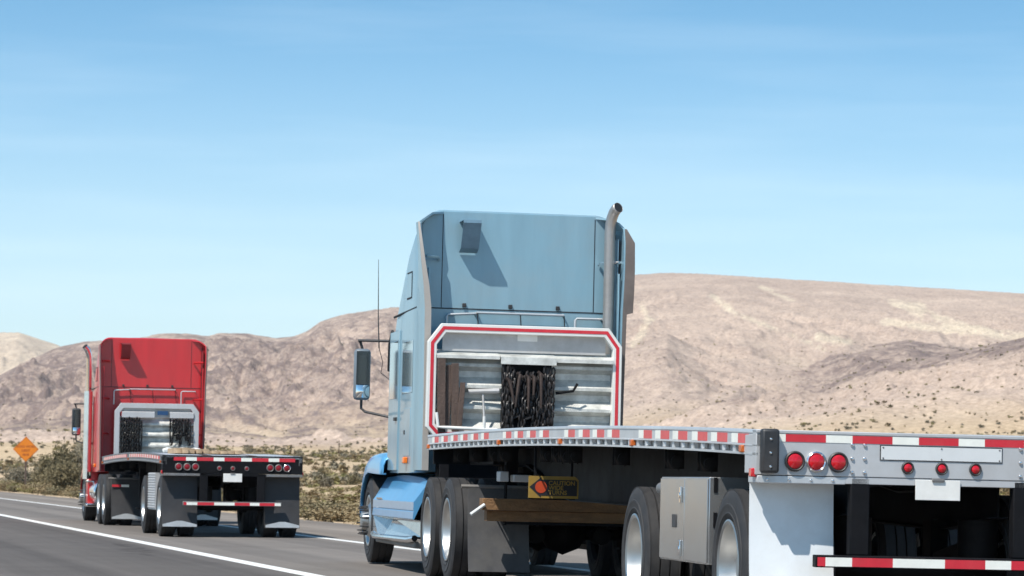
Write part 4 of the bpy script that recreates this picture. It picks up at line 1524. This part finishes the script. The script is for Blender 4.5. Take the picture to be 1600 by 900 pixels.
    b.prism([(-.50, yc+.45), (.50, yc+.45), (.52, yc-.1), (.40, yc-.55), (.10, yc-.55), (.04, yc-.1), (-.04, yc-.1), (-.10, yc-.55), (-.40, yc-.55), (-.52, yc-.1)], 2, 1.13, 1.19)
    b.box(-.45, .45, yc-.2, yc+.3, 1.04, 1.13)
    b.build('fifth_wheel', 'axle', root)
    tw = .28
    tm = tyre_mesh(Rd, tw)
    rm = rim_dish(Rd, tw)
    WT = P['WT']
    for ay in dr:
        b = MB()
        b.tube([(-WT+.3, ay, Rd), (WT-.3, ay, Rd)], .08, 14)
        b.lathe([(-.24, .05), (-.16, .17), (0, .235), (.16, .17), (.24, .05)], 20, 0, c=(0, ay, Rd))
        b.tube([(0, ay, Rd+.05), (0, ay+.55, Rd+.16)], .06, 12)
        for s_ in (-1, 1):
            b.tube([(s_*.34, ay-.12, Rd-.03), (s_*.34, ay-.38, Rd-.03)], .09, 14)
            b.lathe([(-.12, .10), (-.11, .13), (.11, .13), (.12, .10)], 16, 2, c=(s_*.43, ay-.26, Rd+.16))
            b.obox((s_*.43, ay, Rd+.09), (.09, .9, .06))
        b.build('axle', 'axle', root)
        for s_ in (-1, 1):
            wheel(root, s_*(WT-tw/2), ay, Rd, (tm, rm))
            wheel(root, s_*(WT-tw*1.5-.05), ay, Rd, (tm, rm))
    rs = rim_steer(Rd-.01, .29)
    ts_ = tyre_mesh(Rd-.01, .29)
    nuts = lug_mesh(.29)
    for s_ in (-1, 1):
        wheel(root, s_*(WT-.185), sy_, Rd-.01, (ts_, rs), nuts)
    b = MB()
    b.tube([(-.9, sy_, Rd-.05), (.9, sy_, Rd-.05)], .06, 10)
    b.box(-.45, .45, sy_-.3, sy_+.5, .50, 1.2)
    b.build('front_axle', 'axle', root)
    # ---- drive mud flaps
    for s_ in (-1, 1):
        fy = P['flap_y']
        a, c = sorted((s_*(WT-.11), s_*(WT-.73)))
        b = MB()
        vs = []
        nz = 10
        for side in (0, .008):
            for j in range(nz+1):
                v = j/nz
                for u in (0, .33, .66, 1):
                    vs.append((a+(c-a)*u, fy+side-.13*v*v+.008*math.sin(u*6+v*4), .96-(.96-.13)*v))
        N = (nz+1)*4
        fs = []
        for j in range(nz):
            for i in range(3):
                k = j*4+i
                fs += [(k, k+1, k+5, k+4), (N+k, N+k+4, N+k+5, N+k+1)]
            fs += [(j*4, j*4+4, N+j*4+4, N+j*4), (j*4+3, N+j*4+3, N+j*4+7, j*4+7)]
        fs += [(i, N+i, N+i+1, i+1) for i in range(3)] + [(nz*4+i, nz*4+i+1, N+nz*4+i+1, N+nz*4+i) for i in range(3)]
        b.add(vs, fs)
        fo = b.build('mud_flap', 'grey_flap' if near else 'black_flap', root, smooth=60)
        b = MB()
        b.tube([(s_*.43, fy+.02, .975), (s_*(WT-.04), fy+.02, .975)], .02, 8)
        b.build('flap_bar', 'steel_grey', fo)
        if not near:
            b = MB()
            b.prism([(a+.01, .14), (c-.01, .14), (c-.01, .18), ((a+c)/2+.05, .25), ((a+c)/2-.05, .25), (a+.01, .18)], 1, fy-.150, fy-.142)
            b.build('flap_weight', 'alu', fo)
            for (x0_, x1_, mt) in ((a+.01, a+.2, 'tape_red'), (a+.2, a+.36, 'tape_white')):
                b = MB(); b.box(x0_, x1_, fy-.03, fy-.026, .80, .85)
                b.build('reflective_tape', mt, fo)
    # quarter fenders' dark apron between the cab and the wheels
    b = MB()
    b.box(-.9, .9, yb-.25, yb-.04, .95, 1.3)
    b.box(-.95, .95, yb-.9, yb-.02, 1.04, 1.07)
    b.build('catwalk', 'black_steel', root)
    # air hoses to the trailer
    b = MB()
    for i, x in enumerate((-.25, -.1, .1)):
        b.tube([(x, yb-.10, 1.75), (x, yb-.35, 1.55), (x+.05, yb-.6, 1.35), (x+.1, yb-.95, 1.30)], .014, 6)
    b.build('air_hoses', 'hose', root)
    return root

M['flank_grey'] = pm('glossy_grey_flank', (.19, .24, .28), .2, .2, .1, 3, dirt=.3, dirtcol=(.28, .26, .23), coat=.8)
M['chain_dark'] = pm('sooty_chain', (.014, .013, .014), .75, 0, .4, 20, spec=.2)
M['shaded_blue'] = pm('shaded_blue', (.115, .205, .28), .5)  # cab blue darkened: the bracket's shade is put into its paint
M['shaded_red'] = pm('shaded_red', (.24, .02, .025), .5)  # same darkening in red, shade painted into the bracket
M['steel_exhaust'] = pm('heat_stained_stainless', (.40, .385, .372), .40, .75, .12, 4, dirt=.4, dirtcol=(.22, .18, .15))
M['mirror_shell'] = pm('blue_grey_mirror_shell', (.14, .17, .20), .4, 0, .1, 4)
QB = dict(frame=FB, near=True, back=16.3, top=4.08, rtop=.24, paint='blue', hood='blue_sky_tinted', label='pale blue semi truck with raised roof, one exhaust stack and chained rack',
          steer=20.15, fender_top=1.36, skirt_rear=15.80, mirror_x=1.39, mirror_z=(1.985, 2.61), drive=(14.60, 13.15), R=.53, WT=1.215, flap_y=12.42)
tractor_b = build_tractor(QB)
QR = dict(frame=FR, near=False, back=15.3, top=4.05, rtop=.20, paint='red', hood='red', label='red semi truck with chrome stacks and silver rack, farther ahead',
          steer=18.7, fender_top=1.36, skirt_rear=15.2, mirror_x=1.40, mirror_z=(1.93, 2.55), drive=(13.90, 12.55), R=.53, WT=1.215, flap_y=11.85)
tractor_r = build_tractor(QR)

# ------------------------------------------------------------------ headache racks
def corrugated(x0, x1, z0, z1, y, per, dep):
    b = MB()
    z = z1
    pts = [(y, z1)]
    while z-per > z0:
        pts += [(y, z-per*.28), (y-dep, z-per*.66), (y-dep, z-per*.80), (y, z-per)]
        z -= per
    pts.append((y, z0))
    n = len(pts)
    vs = [(x, a, c) for (a, c) in pts for x in (x0, x1)]
    b.add(vs, [(2*i, 2*i+1, 2*i+3, 2*i+2) for i in range(n-1)])
    return b

def rack(root, yr, X0, X1, Z0, Z1, cut, fw, stripe_mat, frame_mat, hoods, per):
    hr = MB()
    out_ = [(X0, Z0+cut*.8), (X0+cut*.75, Z0), (X1-cut*.75, Z0), (X1, Z0+cut*.8), (X1, Z1-cut*1.35), (X1-cut, Z1), (X0+cut, Z1), (X0, Z1-cut*1.35)]
    cx, cz = (X0+X1)/2, (Z0+Z1)/2
    def inset(d):
        k = []
        n = len(out_)
        for i in range(n):
            p0, p1, p2 = Vector(out_[i-1]), Vector(out_[i]), Vector(out_[(i+1) % n])
            e1 = (p1-p0).normalized(); e2 = (p2-p1).normalized()
            n1 = Vector((-e1.y, e1.x)); n2 = Vector((-e2.y, e2.x))
            if (Vector((cx, cz))-p1).dot(n1) < 0:
                n1 = -n1
            if (Vector((cx, cz))-p1).dot(n2) < 0:
                n2 = -n2
            m_ = (n1+n2).normalized()
            k.append(p1 + m_*(d/max(.3, m_.dot(n1))))
        return k
    def loop(d0, d1, y0, y1, mat, nm, par, bv=0):
        a, c = inset(d0), inset(d1)
        b = MB()
        n = len(a)
        vs = [(p.x, y0, p.y) for p in a] + [(p.x, y0, p.y) for p in c] + [(p.x, y1, p.y) for p in a] + [(p.x, y1, p.y) for p in c]
        fs = []
        for i in range(n):
            j = (i+1) % n
            fs += [(i, j, n+j, n+i), (2*n+i, 3*n+i, 3*n+j, 2*n+j), (i, 2*n+i, 2*n+j, j), (n+i, n+j, 3*n+j, 3*n+i)]
        b.add(vs, fs)
        return b.build(nm, mat, par, bevel=bv, smooth=0)
    fr_ = loop(0, fw, yr, yr+.10, frame_mat, 'headache_rack', root, .006)
    if stripe_mat:
        loop(fw*.32, fw*.68, yr-.004, yr-.0005, stripe_mat, 'red_stripe', fr_)
    xi0, xi1 = X0+fw*.9, X1-fw*.9
    b = corrugated(xi0, xi1, Z0+.03, Z1-.28, yr+.17, per, .105)
    b.build('ribbed_panel', 'plate', fr_, smooth=0)
    b = MB()
    b.box(xi0+cut*.55, xi1-cut*.55, yr+.085, yr+.094, Z1-.30, Z1-fw*.9)
    b.build('top_panel', 'plate_plain', fr_)
    for (x0, x1, zt, zb_, d) in hoods:
        b = MB()
        b.prism([(yr+.16, zt), (yr-d, zt-.055), (yr-d, zb_), (yr-d+.012, zb_), (yr-d+.012, zt-.06), (yr+.16, zt-.02)], 0, x0, x1)
        b.build('tray_hood', 'plate' if stripe_mat else 'alu_pale', fr_, smooth=0)
    for x in (X0+.22, X1-.22):
        b = MB()
        b.box(x-.05, x+.05, yr+.02, yr+.098, 1.04, Z0+.02)
        b.build('rack_leg', 'black_steel', fr_)
    return fr_

rk = rack(tractor_b, 15.74, -1.09, 1.10, 1.50, 2.77, .15, .10, 'tape_red', 'white_frame',
          ((-.99, -.285, 2.475, 2.385, .04), (-.28, .345, 2.468, 2.335, .085), (.35, 1.0, 2.465, 2.37, .04)), .235)
rk['label'] = 'silver rack edged with a red stripe, holding chains and boards'
b = MB(); b.box(-.075, .15, 15.818, 15.823, 2.60, 2.685)
b.build('blank_label', 'plate_white', rk, smooth=0)
b = MB(); b.box(-.245, .315, 15.80, 15.835, 1.55, 2.36)
b.build('chain_bay_back', 'black_steel', rk)
b = MB()
b.tube([(-.62, 15.78, 2.02), (-.28, 15.74, 2.04)], .03, 10)
b.tube([(-.46, 15.765, 2.02), (-.44, 15.70, 1.62)], .013, 8)
b.build('binder_bar', 'plate_plain', rk)
b = MB()
b.tube([(.36, 15.76, 2.03), (.55, 15.72, 2.06), (.60, 15.74, 2.14)], .016, 8)
b.build('hook', 'black_steel', rk)
b = MB()
b.tube([(-.98, 15.72, 1.78), (-.96, 15.70, 1.62), (-.86, 15.68, 1.615), (-.30, 15.68, 1.605)], .02, 10)
b.tube([(-.45, 15.68, 1.60), (-.45, 15.68, 1.75)], .018, 8)
b.build('tray_rail', 'white_frame', rk)
rk2 = rack(tractor_r, 14.75, -.83, 1.0, 1.35, 2.61, .13, .11, None, 'alu_pale',
           ((-.68, .03, 2.47, 2.30, .03), (.36, .88, 2.47, 2.30, .03)), .235)
rk2['label'] = 'plain silver rack holding two bunches of chains'
b = MB(); b.box(-.03+.13, .33, 14.815, 14.822, 2.36, 2.45)
b.build('blue_badge', 'blue_plate', rk2, smooth=0)

# ------------------------------------------------------------------ chains and boards in the racks
def link_mesh_add(b, c, dirv, twist, ln=.075, w=.045, r=.0085):
    d = Vector(dirv).normalized()
    a = d.orthogonal().normalized()
    a = Matrix.Rotation(twist, 3, d) @ a
    nrm = d.cross(a)
    n1, n2 = 10, 5
    vs, fs = [], []
    for i in range(n1):
        t = 2*math.pi*i/n1
        ct, st = math.cos(t), math.sin(t)
        ctr = Vector(c) + d*(ct*(ln/2-r)) + a*(st*(w/2-r))
        ro = (d*ct + a*st).normalized()
        for k in range(n2):
            p = 2*math.pi*k/n2
            vs.append(ctr + r*(math.cos(p)*ro + math.sin(p)*nrm))
    for i in range(n1):
        for k in range(n2):
            fs.append((i*n2+k, i*n2+(k+1) % n2, ((i+1) % n1)*n2+(k+1) % n2, ((i+1) % n1)*n2+k))
    b.add(vs, fs)

def chain(path, fr, label, group, sc=1.0, mat='chain'):
    """links strung along a polyline"""
    b = MB()
    pts = [Vector(p) for p in path]
    step = .056*sc
    dist = 0
    k = 0
    seg = 0
    rem = 0
    cur = pts[0]
    out_ = []
    for i in range(len(pts)-1):
        v = pts[i+1]-pts[i]
        L_ = v.length
        t = rem
        while t < L_:
            out_.append((pts[i]+v*(t/L_), v.normalized()))
            t += step
        rem = t-L_
    for (c, d) in out_:
        link_mesh_add(b, c, d, (k % 2)*math.pi/2 + .35*math.sin(k*1.7), .075*sc, .046*sc, .0088*sc)
        k += 1
    o = b.build('load_chain', mat, None, smooth=50)
    place(o, fr)
    tag(o, label, 'chain', group)
    return o
rng = random.Random(11)
def loops(x, yr, zt, zb, fr, label, group, sc=1.42):
    # a doubled chain: down and back up a little beside itself
    j = lambda a: rng.uniform(-a, a)
    chain([(x-.022, yr+j(.02), zt), (x-.028+j(.012), yr-.01, (zt+zb)/2), (x-.012, yr+j(.01), zb), (x+.018, yr-.01, zb+.01), (x+.028+j(.012), yr-.025+j(.02), (zt+zb)/2), (x+.022, yr, zt+j(.02))], fr, label, group, sc, 'chain_dark' if fr is FR else 'chain')
ORD = ('first', 'second', 'third', 'fourth', 'fifth', 'sixth', 'seventh', 'eighth', 'ninth')
G1 = 'chains hanging in the blue truck rack'
for i, x in enumerate((-.215, -.165, -.105, -.03, .045, .12, .19, .245, .295)):
    zt = 2.28 if i in (0, 1, 7, 8) else 2.22
    zb = 1.53 if i not in (2, 4) else 1.75
    loops(x, 15.70, zt, zb, FB, ORD[i] + ' dark load chain from the left in the blue truck rack', G1)
def binder(x, z0, z1, lean, label):
    b = MB()
    b.tube([(x, 15.66, z1), (x+lean*.3, 15.645, z1-.06), (x+lean, 15.64, z0)], [.024, .020, .011], 8)
    b.tube([(x-.035, 15.66, z1+.02), (x+.03, 15.66, z1-.03)], .018, 8)
    o = b.build('chain_binder', 'binder', None)
    place(o, FB)
    tag(o, label, 'chain binder', 'binders hung among the chains')
for x, z0, z1, ln, w_ in ((-.185, 1.90, 2.16, .06, 'leftmost rusty binder handle, slanting among the hanging chains'), (-.06, 1.86, 2.22, -.05, 'second rusty binder handle from the left, leaning left among the chains'), (.035, 1.85, 2.20, .0, 'middle binder handle hanging straight among the chains'), (.10, 2.0, 2.2, -.01, 'short binder handle right of the straight one among the chains'), (.17, 1.86, 2.24, .01, 'rightmost rusty binder handle among the hanging chains')):
    binder(x, z0, z1, ln, w_)
for i, (x, w_, zt, zb, tl) in enumerate(((-.93, .085, 2.38, 1.56, -1.5), (-.85, .07, 2.31, 1.60, 2.4), (-.775, .08, 2.33, 1.58, -1.6), (-.70, .055, 2.12, 1.62, 3.2))):
    b = MB()
    b.box(-w_/2, w_/2, -.02, .02, zb-2, zt-2)
    o = b.build('board', 'wood_old', None, bevel=.003)
    o.matrix_world = FB @ Matrix.Translation((x, 15.72+.018*((i*2) % 3), 2)) @ Matrix.Rotation(R(tl), 4, 'Y') @ Matrix.Rotation(R(2), 4, 'X')
    tag(o, ('tall brown board at the far left of the blue truck rack', 'second brown board from the left in the blue truck rack', 'third brown board from the left in the blue truck rack', 'shortest brown board nearest the chains in the blue truck rack')[i], 'board', 'boards stood in the blue truck rack')
G2 = 'chains hanging in the red truck rack'
for i in range(8):
    loops(-.66+i*.055, 14.72, 2.27-.02*(i % 3), 1.42+.05*(i % 2), FR, ORD[i] + ' chain from the left in the long left bunch of the red truck rack', G2, 1.3)
for i in range(7):
    loops(.40+i*.065, 14.72, 2.25-.02*(i % 2), 1.72+.1*((i*5) % 3), FR, ORD[i] + ' chain from the left in the shorter right bunch of the red truck rack', G2, 1.3)

# ------------------------------------------------------------------ vegetation
def leaf_mat(name, cols, tr=.15):
    m, n, p = newmat(name)
    oi = n.nodes.new('ShaderNodeObjectInfo')
    nz = noise(n, 5, 4, .7)
    ad = n.nodes.new('ShaderNodeMath'); ad.operation = 'MULTIPLY_ADD'; ad.inputs[1].default_value = .35
    n.links.new(oi.outputs['Random'], ad.inputs[0]); n.links.new(nz.outputs[0], ad.inputs[2])
    rp = ramp(n, .32, 1.0, cols[0] + (1,), cols[-1] + (1,))
    for i, c in enumerate(cols[1:-1]):
        e = rp.color_ramp.elements.new(.32+.68*(i+1)/(len(cols)-1)); e.color = c + (1,)
    n.links.new(ad.outputs[0], rp.inputs[0])
    n.links.new(rp.outputs[0], p.inputs['Base Color'])
    p.inputs['Roughness'].default_value = .85
    p.inputs['Specular IOR Level'].default_value = .15
    return m
M['leaf_olive'] = leaf_mat('olive_leaves', [(.155, .128, .076), (.23, .192, .112), (.30, .252, .16)])
M['leaf_sage'] = leaf_mat('sage_leaves', [(.19, .165, .118), (.26, .228, .165), (.33, .29, .21)])
M['leaf_dry'] = leaf_mat('dry_stalks', [(.21, .155, .09), (.31, .24, .14), (.40, .32, .19)])
M['leaf_lime'] = leaf_mat('yellow_green_leaves', [(.19, .165, .065), (.27, .24, .10), (.34, .30, .14)])
M['twig'] = pm('twigs', (.13, .10, .075), .9)

def bush_mesh(name, seed, nleaf, ls, mat, spread=.5, stems=9, clumps=14, flat=.75, twig=True, upright=0):
    rg = random.Random(seed)
    b = MB()
    tips = []
    for i in range(clumps):
        a = rg.uniform(0, 2*math.pi)
        rr = spread*math.sqrt(rg.random())*.85
        h = flat*(1-(rr/spread)**2*.55)*rg.uniform(.55, 1.0)
        tips.append((Vector((rr*math.cos(a), rr*math.sin(a), h)), rg.uniform(.13, .26)*(spread/.5)))
    if twig:
        for i in range(min(stems, len(tips))):
            t = tips[i][0]
            b.tube([(t.x*.08, t.y*.08, -.05), (t.x*.5, t.y*.5, t.z*.45), (t.x, t.y, t.z)], [.016, .010, .004], 4, 1)
    for i in range(nleaf):
        t, cr = rg.choice(tips)
        # leaves fill each clump and trail down towards the ground
        o = Vector((rg.gauss(0, 1), rg.gauss(0, 1), rg.gauss(0, .8)))*cr*.55
        p = t + o
        if rg.random() < .35:
            k = rg.uniform(.25, .9)
            p = Vector((t.x*(k*.6+.4), t.y*(k*.6+.4), t.z*k)) + o*.7
        if p.z < 0:
            p.z = rg.uniform(0, .12)
        d = Vector((rg.gauss(0, 1), rg.gauss(0, 1), rg.gauss(0, 1)+upright+.3)).normalized()
        s_ = d.orthogonal().normalized()
        s_ = Matrix.Rotation(rg.uniform(0, 6.28), 3, d) @ s_
        L_ = ls*rg.uniform(.6, 1.5)
        w_ = L_*rg.uniform(.22, .42)
        b.add([p-s_*w_, p+d*L_*.5+s_*w_*.2, p+d*L_, p+s_*w_], [(0, 3, 1), (0, 1, 2)] if False else [(0, 3, 2), (0, 1, 2)])
    me = bpy.data.meshes.new(name)
    me.from_pydata(b.v, [], b.f)
    me.materials.append(M[mat]); me.materials.append(M['twig'])
    me.polygons.foreach_set('material_index', b.m)
    return me
BIG = [bush_mesh('big_bush', 100+i, 5600, .065, ('leaf_olive', 'leaf_sage', 'leaf_olive')[i], .55, 14, 26, 1.0, upright=.6) for i in range(3)]
MID = [bush_mesh('scrub', 200+i, 900, .12, ('leaf_olive', 'leaf_dry', 'leaf_lime', 'leaf_sage', 'leaf_dry', 'leaf_sage')[i], .55, 8, 12, .75) for i in range(6)]
ROW = [bush_mesh('roadside_scrub', 300+i, 2200, .075, ('leaf_dry', 'leaf_lime', 'leaf_olive', 'leaf_dry')[i], .62, 12, 20, .70, upright=.8) for i in range(4)]
SMALL = [bush_mesh('small_scrub', 400+i, 150, .26, ('leaf_olive', 'leaf_dry', 'leaf_sage', 'leaf_lime')[i], .55, 3, 7, .70, twig=False) for i in range(4)]

def put(me, name, x, y, h, w, label, cat, group, seed):
    o = link(name, me)
    o.location = (x, y, ground_z(x, y)-.03)
    o.rotation_euler = (0, 0, (seed*2.399) % 6.283)
    o.scale = (w, w, h)
    tag(o, label, cat, group)
    return o
rng = random.Random(21)
# tall bushes by the road sign
tall = [(14.6, 167, 2.75, 1.75, BIG[0], 'tallest dark olive bush between the orange sign and the red truck'),
        (16.4, 169, 3.25, 1.9, BIG[1], 'grey-green bush behind the tallest dark one, left of the red truck'),
        (14.2, 160, 2.2, 1.5, BIG[2], 'dark olive bush partly hidden by the red truck cab'),
        (15.0, 177, 1.7, 1.3, BIG[0], 'dark bush right beside the post of the orange sign'),
        (16.0, 190, 1.5, 1.9, BIG[2], 'broad brown-green bush behind the orange sign post'),
        (14.8, 197, 1.5, 1.7, BIG[1], 'low bush left of the orange sign at the picture edge')]
for i, (r_, t_, h_, w_, me, lab) in enumerate(tall):
    x, y = road_xy(r_, t_)
    put(me, 'tall_bush', x, y, h_*.88, w_, lab, 'bush', 'tall roadside bushes near the sign', i)
# scrub lining the shoulder
k = 0
t_ = 62.0
while t_ < 215:
    for rr in (13.7, 14.7, 15.9):
        if rng.random() < (.75 if rr < 14 else .42):
            r_ = rr+rng.uniform(-.35, .5)
            tt = t_+rng.uniform(-.8, .8)
            x, y = road_xy(r_, tt)
            px = x/y
            if -.175 < px < .02 and not (-.172 < px < -.157 and rr < 14 and rng.random() < .5):
                me = ROW[rng.choice((0, 1, 2, 3, 0, 3))]
                h_ = rng.uniform(.34, .72)*(1.0 if tt < 120 else 1.2)
                put(me, 'roadside_scrub', x, y, h_, rng.uniform(.8, 1.4), ('low dry scrub at the asphalt edge' if rr < 14 else 'low dry scrub in the second row from the asphalt' if rr < 15 else 'low dry scrub in the third row from the asphalt') + (', left of the red truck' if px < -.13 else ', behind the red truck' if px < -.066 else ', between red trailer and blue truck' if px < -.036 else ', behind the blue truck'), 'bush', 'scrub lining the shoulder', k)
                k += 1
    t_ += 1.5 if t_ < 110 else 2.6
n_row = k
# scrub scattered over the plain, the largest in view as single bushes
cand = []
for i in range(5200):
    u = rng.uniform(-.185, .185)
    D_ = math.exp(rng.uniform(math.log(84), math.log(1050)))
    x, y = u*D_, D_
    r_ = x*ca + y*sa
    if r_ < 18:
        continue
    h_ = rng.uniform(.28, .75)
    # keep bushes where the trucks leave the plain in view
    pxl = 800+5000*u
    cand.append((h_/D_, x, y, h_, pxl))
nz_ = fbm(np.array([c[1]/22 for c in cand]), np.array([c[2]/45 for c in cand]), 3, 77)
keep = [c for c, v in zip(cand, nz_) if v > .56]
vis = [c for c in keep if (c[4] < 130 or 335 < c[4] < 600) and c[2] < 420]
vis.sort(reverse=True)
vis = [c for i, c in enumerate(vis) if i % 2 == 0 or i > 120]
seen_ = set(id(c) for c in vis[:150])
for i, c in enumerate(vis[:150]):
    _, x, y, h_, pxl = c
    put(MID[rng.randrange(6)], 'desert_scrub', x, y, h_*1.05, rng.uniform(.45, 1.0), ('round scrub bush' if y < 200 else 'small far scrub bush') + ' on the plain ' + ('left of the red truck' if pxl < 200 else 'between red cab and blue truck'), 'bush', 'scrub dotted over the plain', i)
# everything smaller is one mass
def scatter(name, pts, label, frac=1.0):
    vs, fs, ms = [], [], []
    src = []
    for me in SMALL:
        co = np.empty(len(me.vertices)*3); me.vertices.foreach_get('co', co)
        src.append((co.reshape(-1, 3), np.array([p.vertices[:] for p in me.polygons])))
    base = 0
    for (x, y, z, h_, w_, k_) in pts:
        co, fa = src[k_]
        # thin the copies with distance
        nq = len(fa)//2
        use = int(nq*frac) if frac < 1 else nq if y < 250 else (nq//2 if y < 600 else nq//4)
        co = co[:use*4]; fa = fa[:use*2]
        a = (x*13.7+y*7.1) % 6.28
        grow = 1.0 if y < 250 else (1.35 if y < 600 else 1.9)
        cx_ = co.reshape(-1, 4, 3)
        mid = cx_.mean(1, keepdims=True)
        cc = ((cx_-mid)*grow+mid).reshape(-1, 3)
        xr = (cc[:, 0]*math.cos(a)-cc[:, 1]*math.sin(a))*w_+x
        yr_ = (cc[:, 0]*math.sin(a)+cc[:, 1]*math.cos(a))*w_+y
        vs.append(np.stack([xr, yr_, cc[:, 2]*h_+z], 1))
        fs.append(fa+base)
        ms.append(np.full(len(fa), k_))
        base += len(cc)
    V = np.concatenate(vs); F_ = np.concatenate(fs); Mi = np.concatenate(ms)
    me = bpy.data.meshes.new(name)
    me.vertices.add(len(V)); me.vertices.foreach_set('co', V.ravel())
    me.loops.add(F_.size); me.loops.foreach_set('vertex_index', F_.ravel())
    me.polygons.add(len(F_)); me.polygons.foreach_set('loop_start', np.arange(0, F_.size, 3))
    me.update()
    for mt in ('leaf_olive', 'leaf_dry', 'leaf_sage', 'leaf_lime'):
        me.materials.append(M[mt])
    me.polygons.foreach_set('material_index', Mi.astype(np.int32))
    o = link(name, me)
    tag(o, label, kind='stuff')
    return o
grass = []
for i in range(14000):
    u = rng.uniform(-.185, .185)
    D_ = math.exp(rng.uniform(math.log(80), math.log(420)))
    x, y = u*D_, D_
    if x*ca + y*sa > 13.6:
        grass.append((x, y, rng.uniform(.10, .26)))
gv = fbm(np.array([g_[0]/9 for g_ in grass]), np.array([g_[1]/16 for g_ in grass]), 3, 55)
grass = [g_ for g_, v_ in zip(grass, gv) if v_ > .44]
gx_ = np.array([g_[0] for g_ in grass]); gy_ = np.array([g_[1] for g_ in grass])
gz_ = height(gx_/gy_, gy_)[0]
scatter('dry_grass', [(g_[0], g_[1], z_-.02, g_[2]*1.3, rng.uniform(.25, .7), rng.choice((1, 1, 1, 3))) for g_, z_ in zip(grass, gz_)], 'golden dry grass tufts between the scrub', .35)
rest = [c for c in keep if id(c) not in seen_]
far_ = []
for i in range(5200):
    u = rng.uniform(-.2, .2)
    D_ = rng.uniform(330, 1500)
    far_.append((0, u*D_, D_, rng.uniform(.22, .55), 0))
allp = rest + far_
xs_ = np.array([c[1] for c in allp]); ys_ = np.array([c[2] for c in allp])
zz_ = height(xs_/ys_, ys_)[0]
scatter('distant_scrub', [(c[1], c[2], z_-.05, c[3]*1.15, c[3]*rng.uniform(1.0, 2.0), rng.choice((0, 1, 1, 2, 2, 3))) for c, z_ in zip(allp, zz_)], 'small scrub speckling the far plain and lower slopes')

# ------------------------------------------------------------------ road sign and marker post
sgx, sgy = road_xy(14.3, 185.5)
sg_root = bpy.data.objects.new('road_sign', None)
COL.objects.link(sg_root)
sg_root.location = (sgx, sgy, ground_z(sgx, sgy))
sg_root.rotation_euler = (0, 0, math.atan2(-sgx, sgy)*.6)
tag(sg_root, 'orange diamond road sign on a dark post at the far roadside', 'sign')
zc = 2.42
hd = .735
b = MB()
b.prism([(-hd, zc), (0, zc-hd), (hd, zc), (0, zc+hd)], 1, -.012, 0)
pn = b.build('panel', 'orange', sg_root, bevel=.01)
b = MB()
for (p0, p1) in (((-hd, zc), (0, zc-hd)), ((0, zc-hd), (hd, zc)), ((hd, zc), (0, zc+hd)), ((0, zc+hd), (-hd, zc))):
    f0, f1 = .97, .925
    q0 = [((p[0])*f, zc+(p[1]-zc)*f) for f in (f0, f1) for p in (p0, p1)]
    b.add([(q0[i][0], -.0145, q0[i][1]) for i in (0, 1, 3, 2)], [(0, 1, 2, 3)])
b.build('border', 'ink', pn, smooth=0)
for tx, sz, z_ in (('ROAD WORK', .17, zc+.10), ('NEXT', .19, zc-.14), ('MILES', .15, zc-.36)):
    o = text_obj(pn, tx, sz, (0, -.016, z_), (math.pi/2, 0, 0), 'ink', bold=.006, align='CENTER')
b = MB()
b.box(-.05, .05, .002, .09, -.2, zc+.4)
b.build('post', 'wood_old', sg_root)
px_, py_ = -.0534*430, 430.
pz = ground_z(px_, py_)
b = MB()
b.tube([(0, 0, -.2), (0, 0, 1.9)], .05, 8)
b.tube([(0, 0, 1.9), (0, 0, 1.98)], [.06, .03], 8)
mp_ = b.build('marker_post', 'wood_old', None)
mp_.location = (px_, py_, pz)
tag(mp_, 'thin brown post standing alone far out on the plain', 'post')

# ------------------------------------------------------------------ desert haze
hz = MB()
hz.box(-5200, 5200, -5200, 5200, -2, 230)
hme = hz.mesh('haze', 'desert', 0)
hme.materials.clear()
hm = bpy.data.materials.new('haze_air')
hm.use_nodes = True
hn = hm.node_tree
hn.nodes.clear()
ho = hn.nodes.new('ShaderNodeOutputMaterial')
hv = hn.nodes.new('ShaderNodeVolumePrincipled')
hv.inputs['Color'].default_value = (.93, .95, 1, 1)
hv.inputs['Density'].default_value = .00005
hv.inputs['Anisotropy'].default_value = .2
hn.links.new(hv.outputs[0], ho.inputs['Volume'])
hme.materials.append(hm)
haze = link('haze', hme)
tag(haze, 'thin pale desert haze over the plain', kind='stuff')
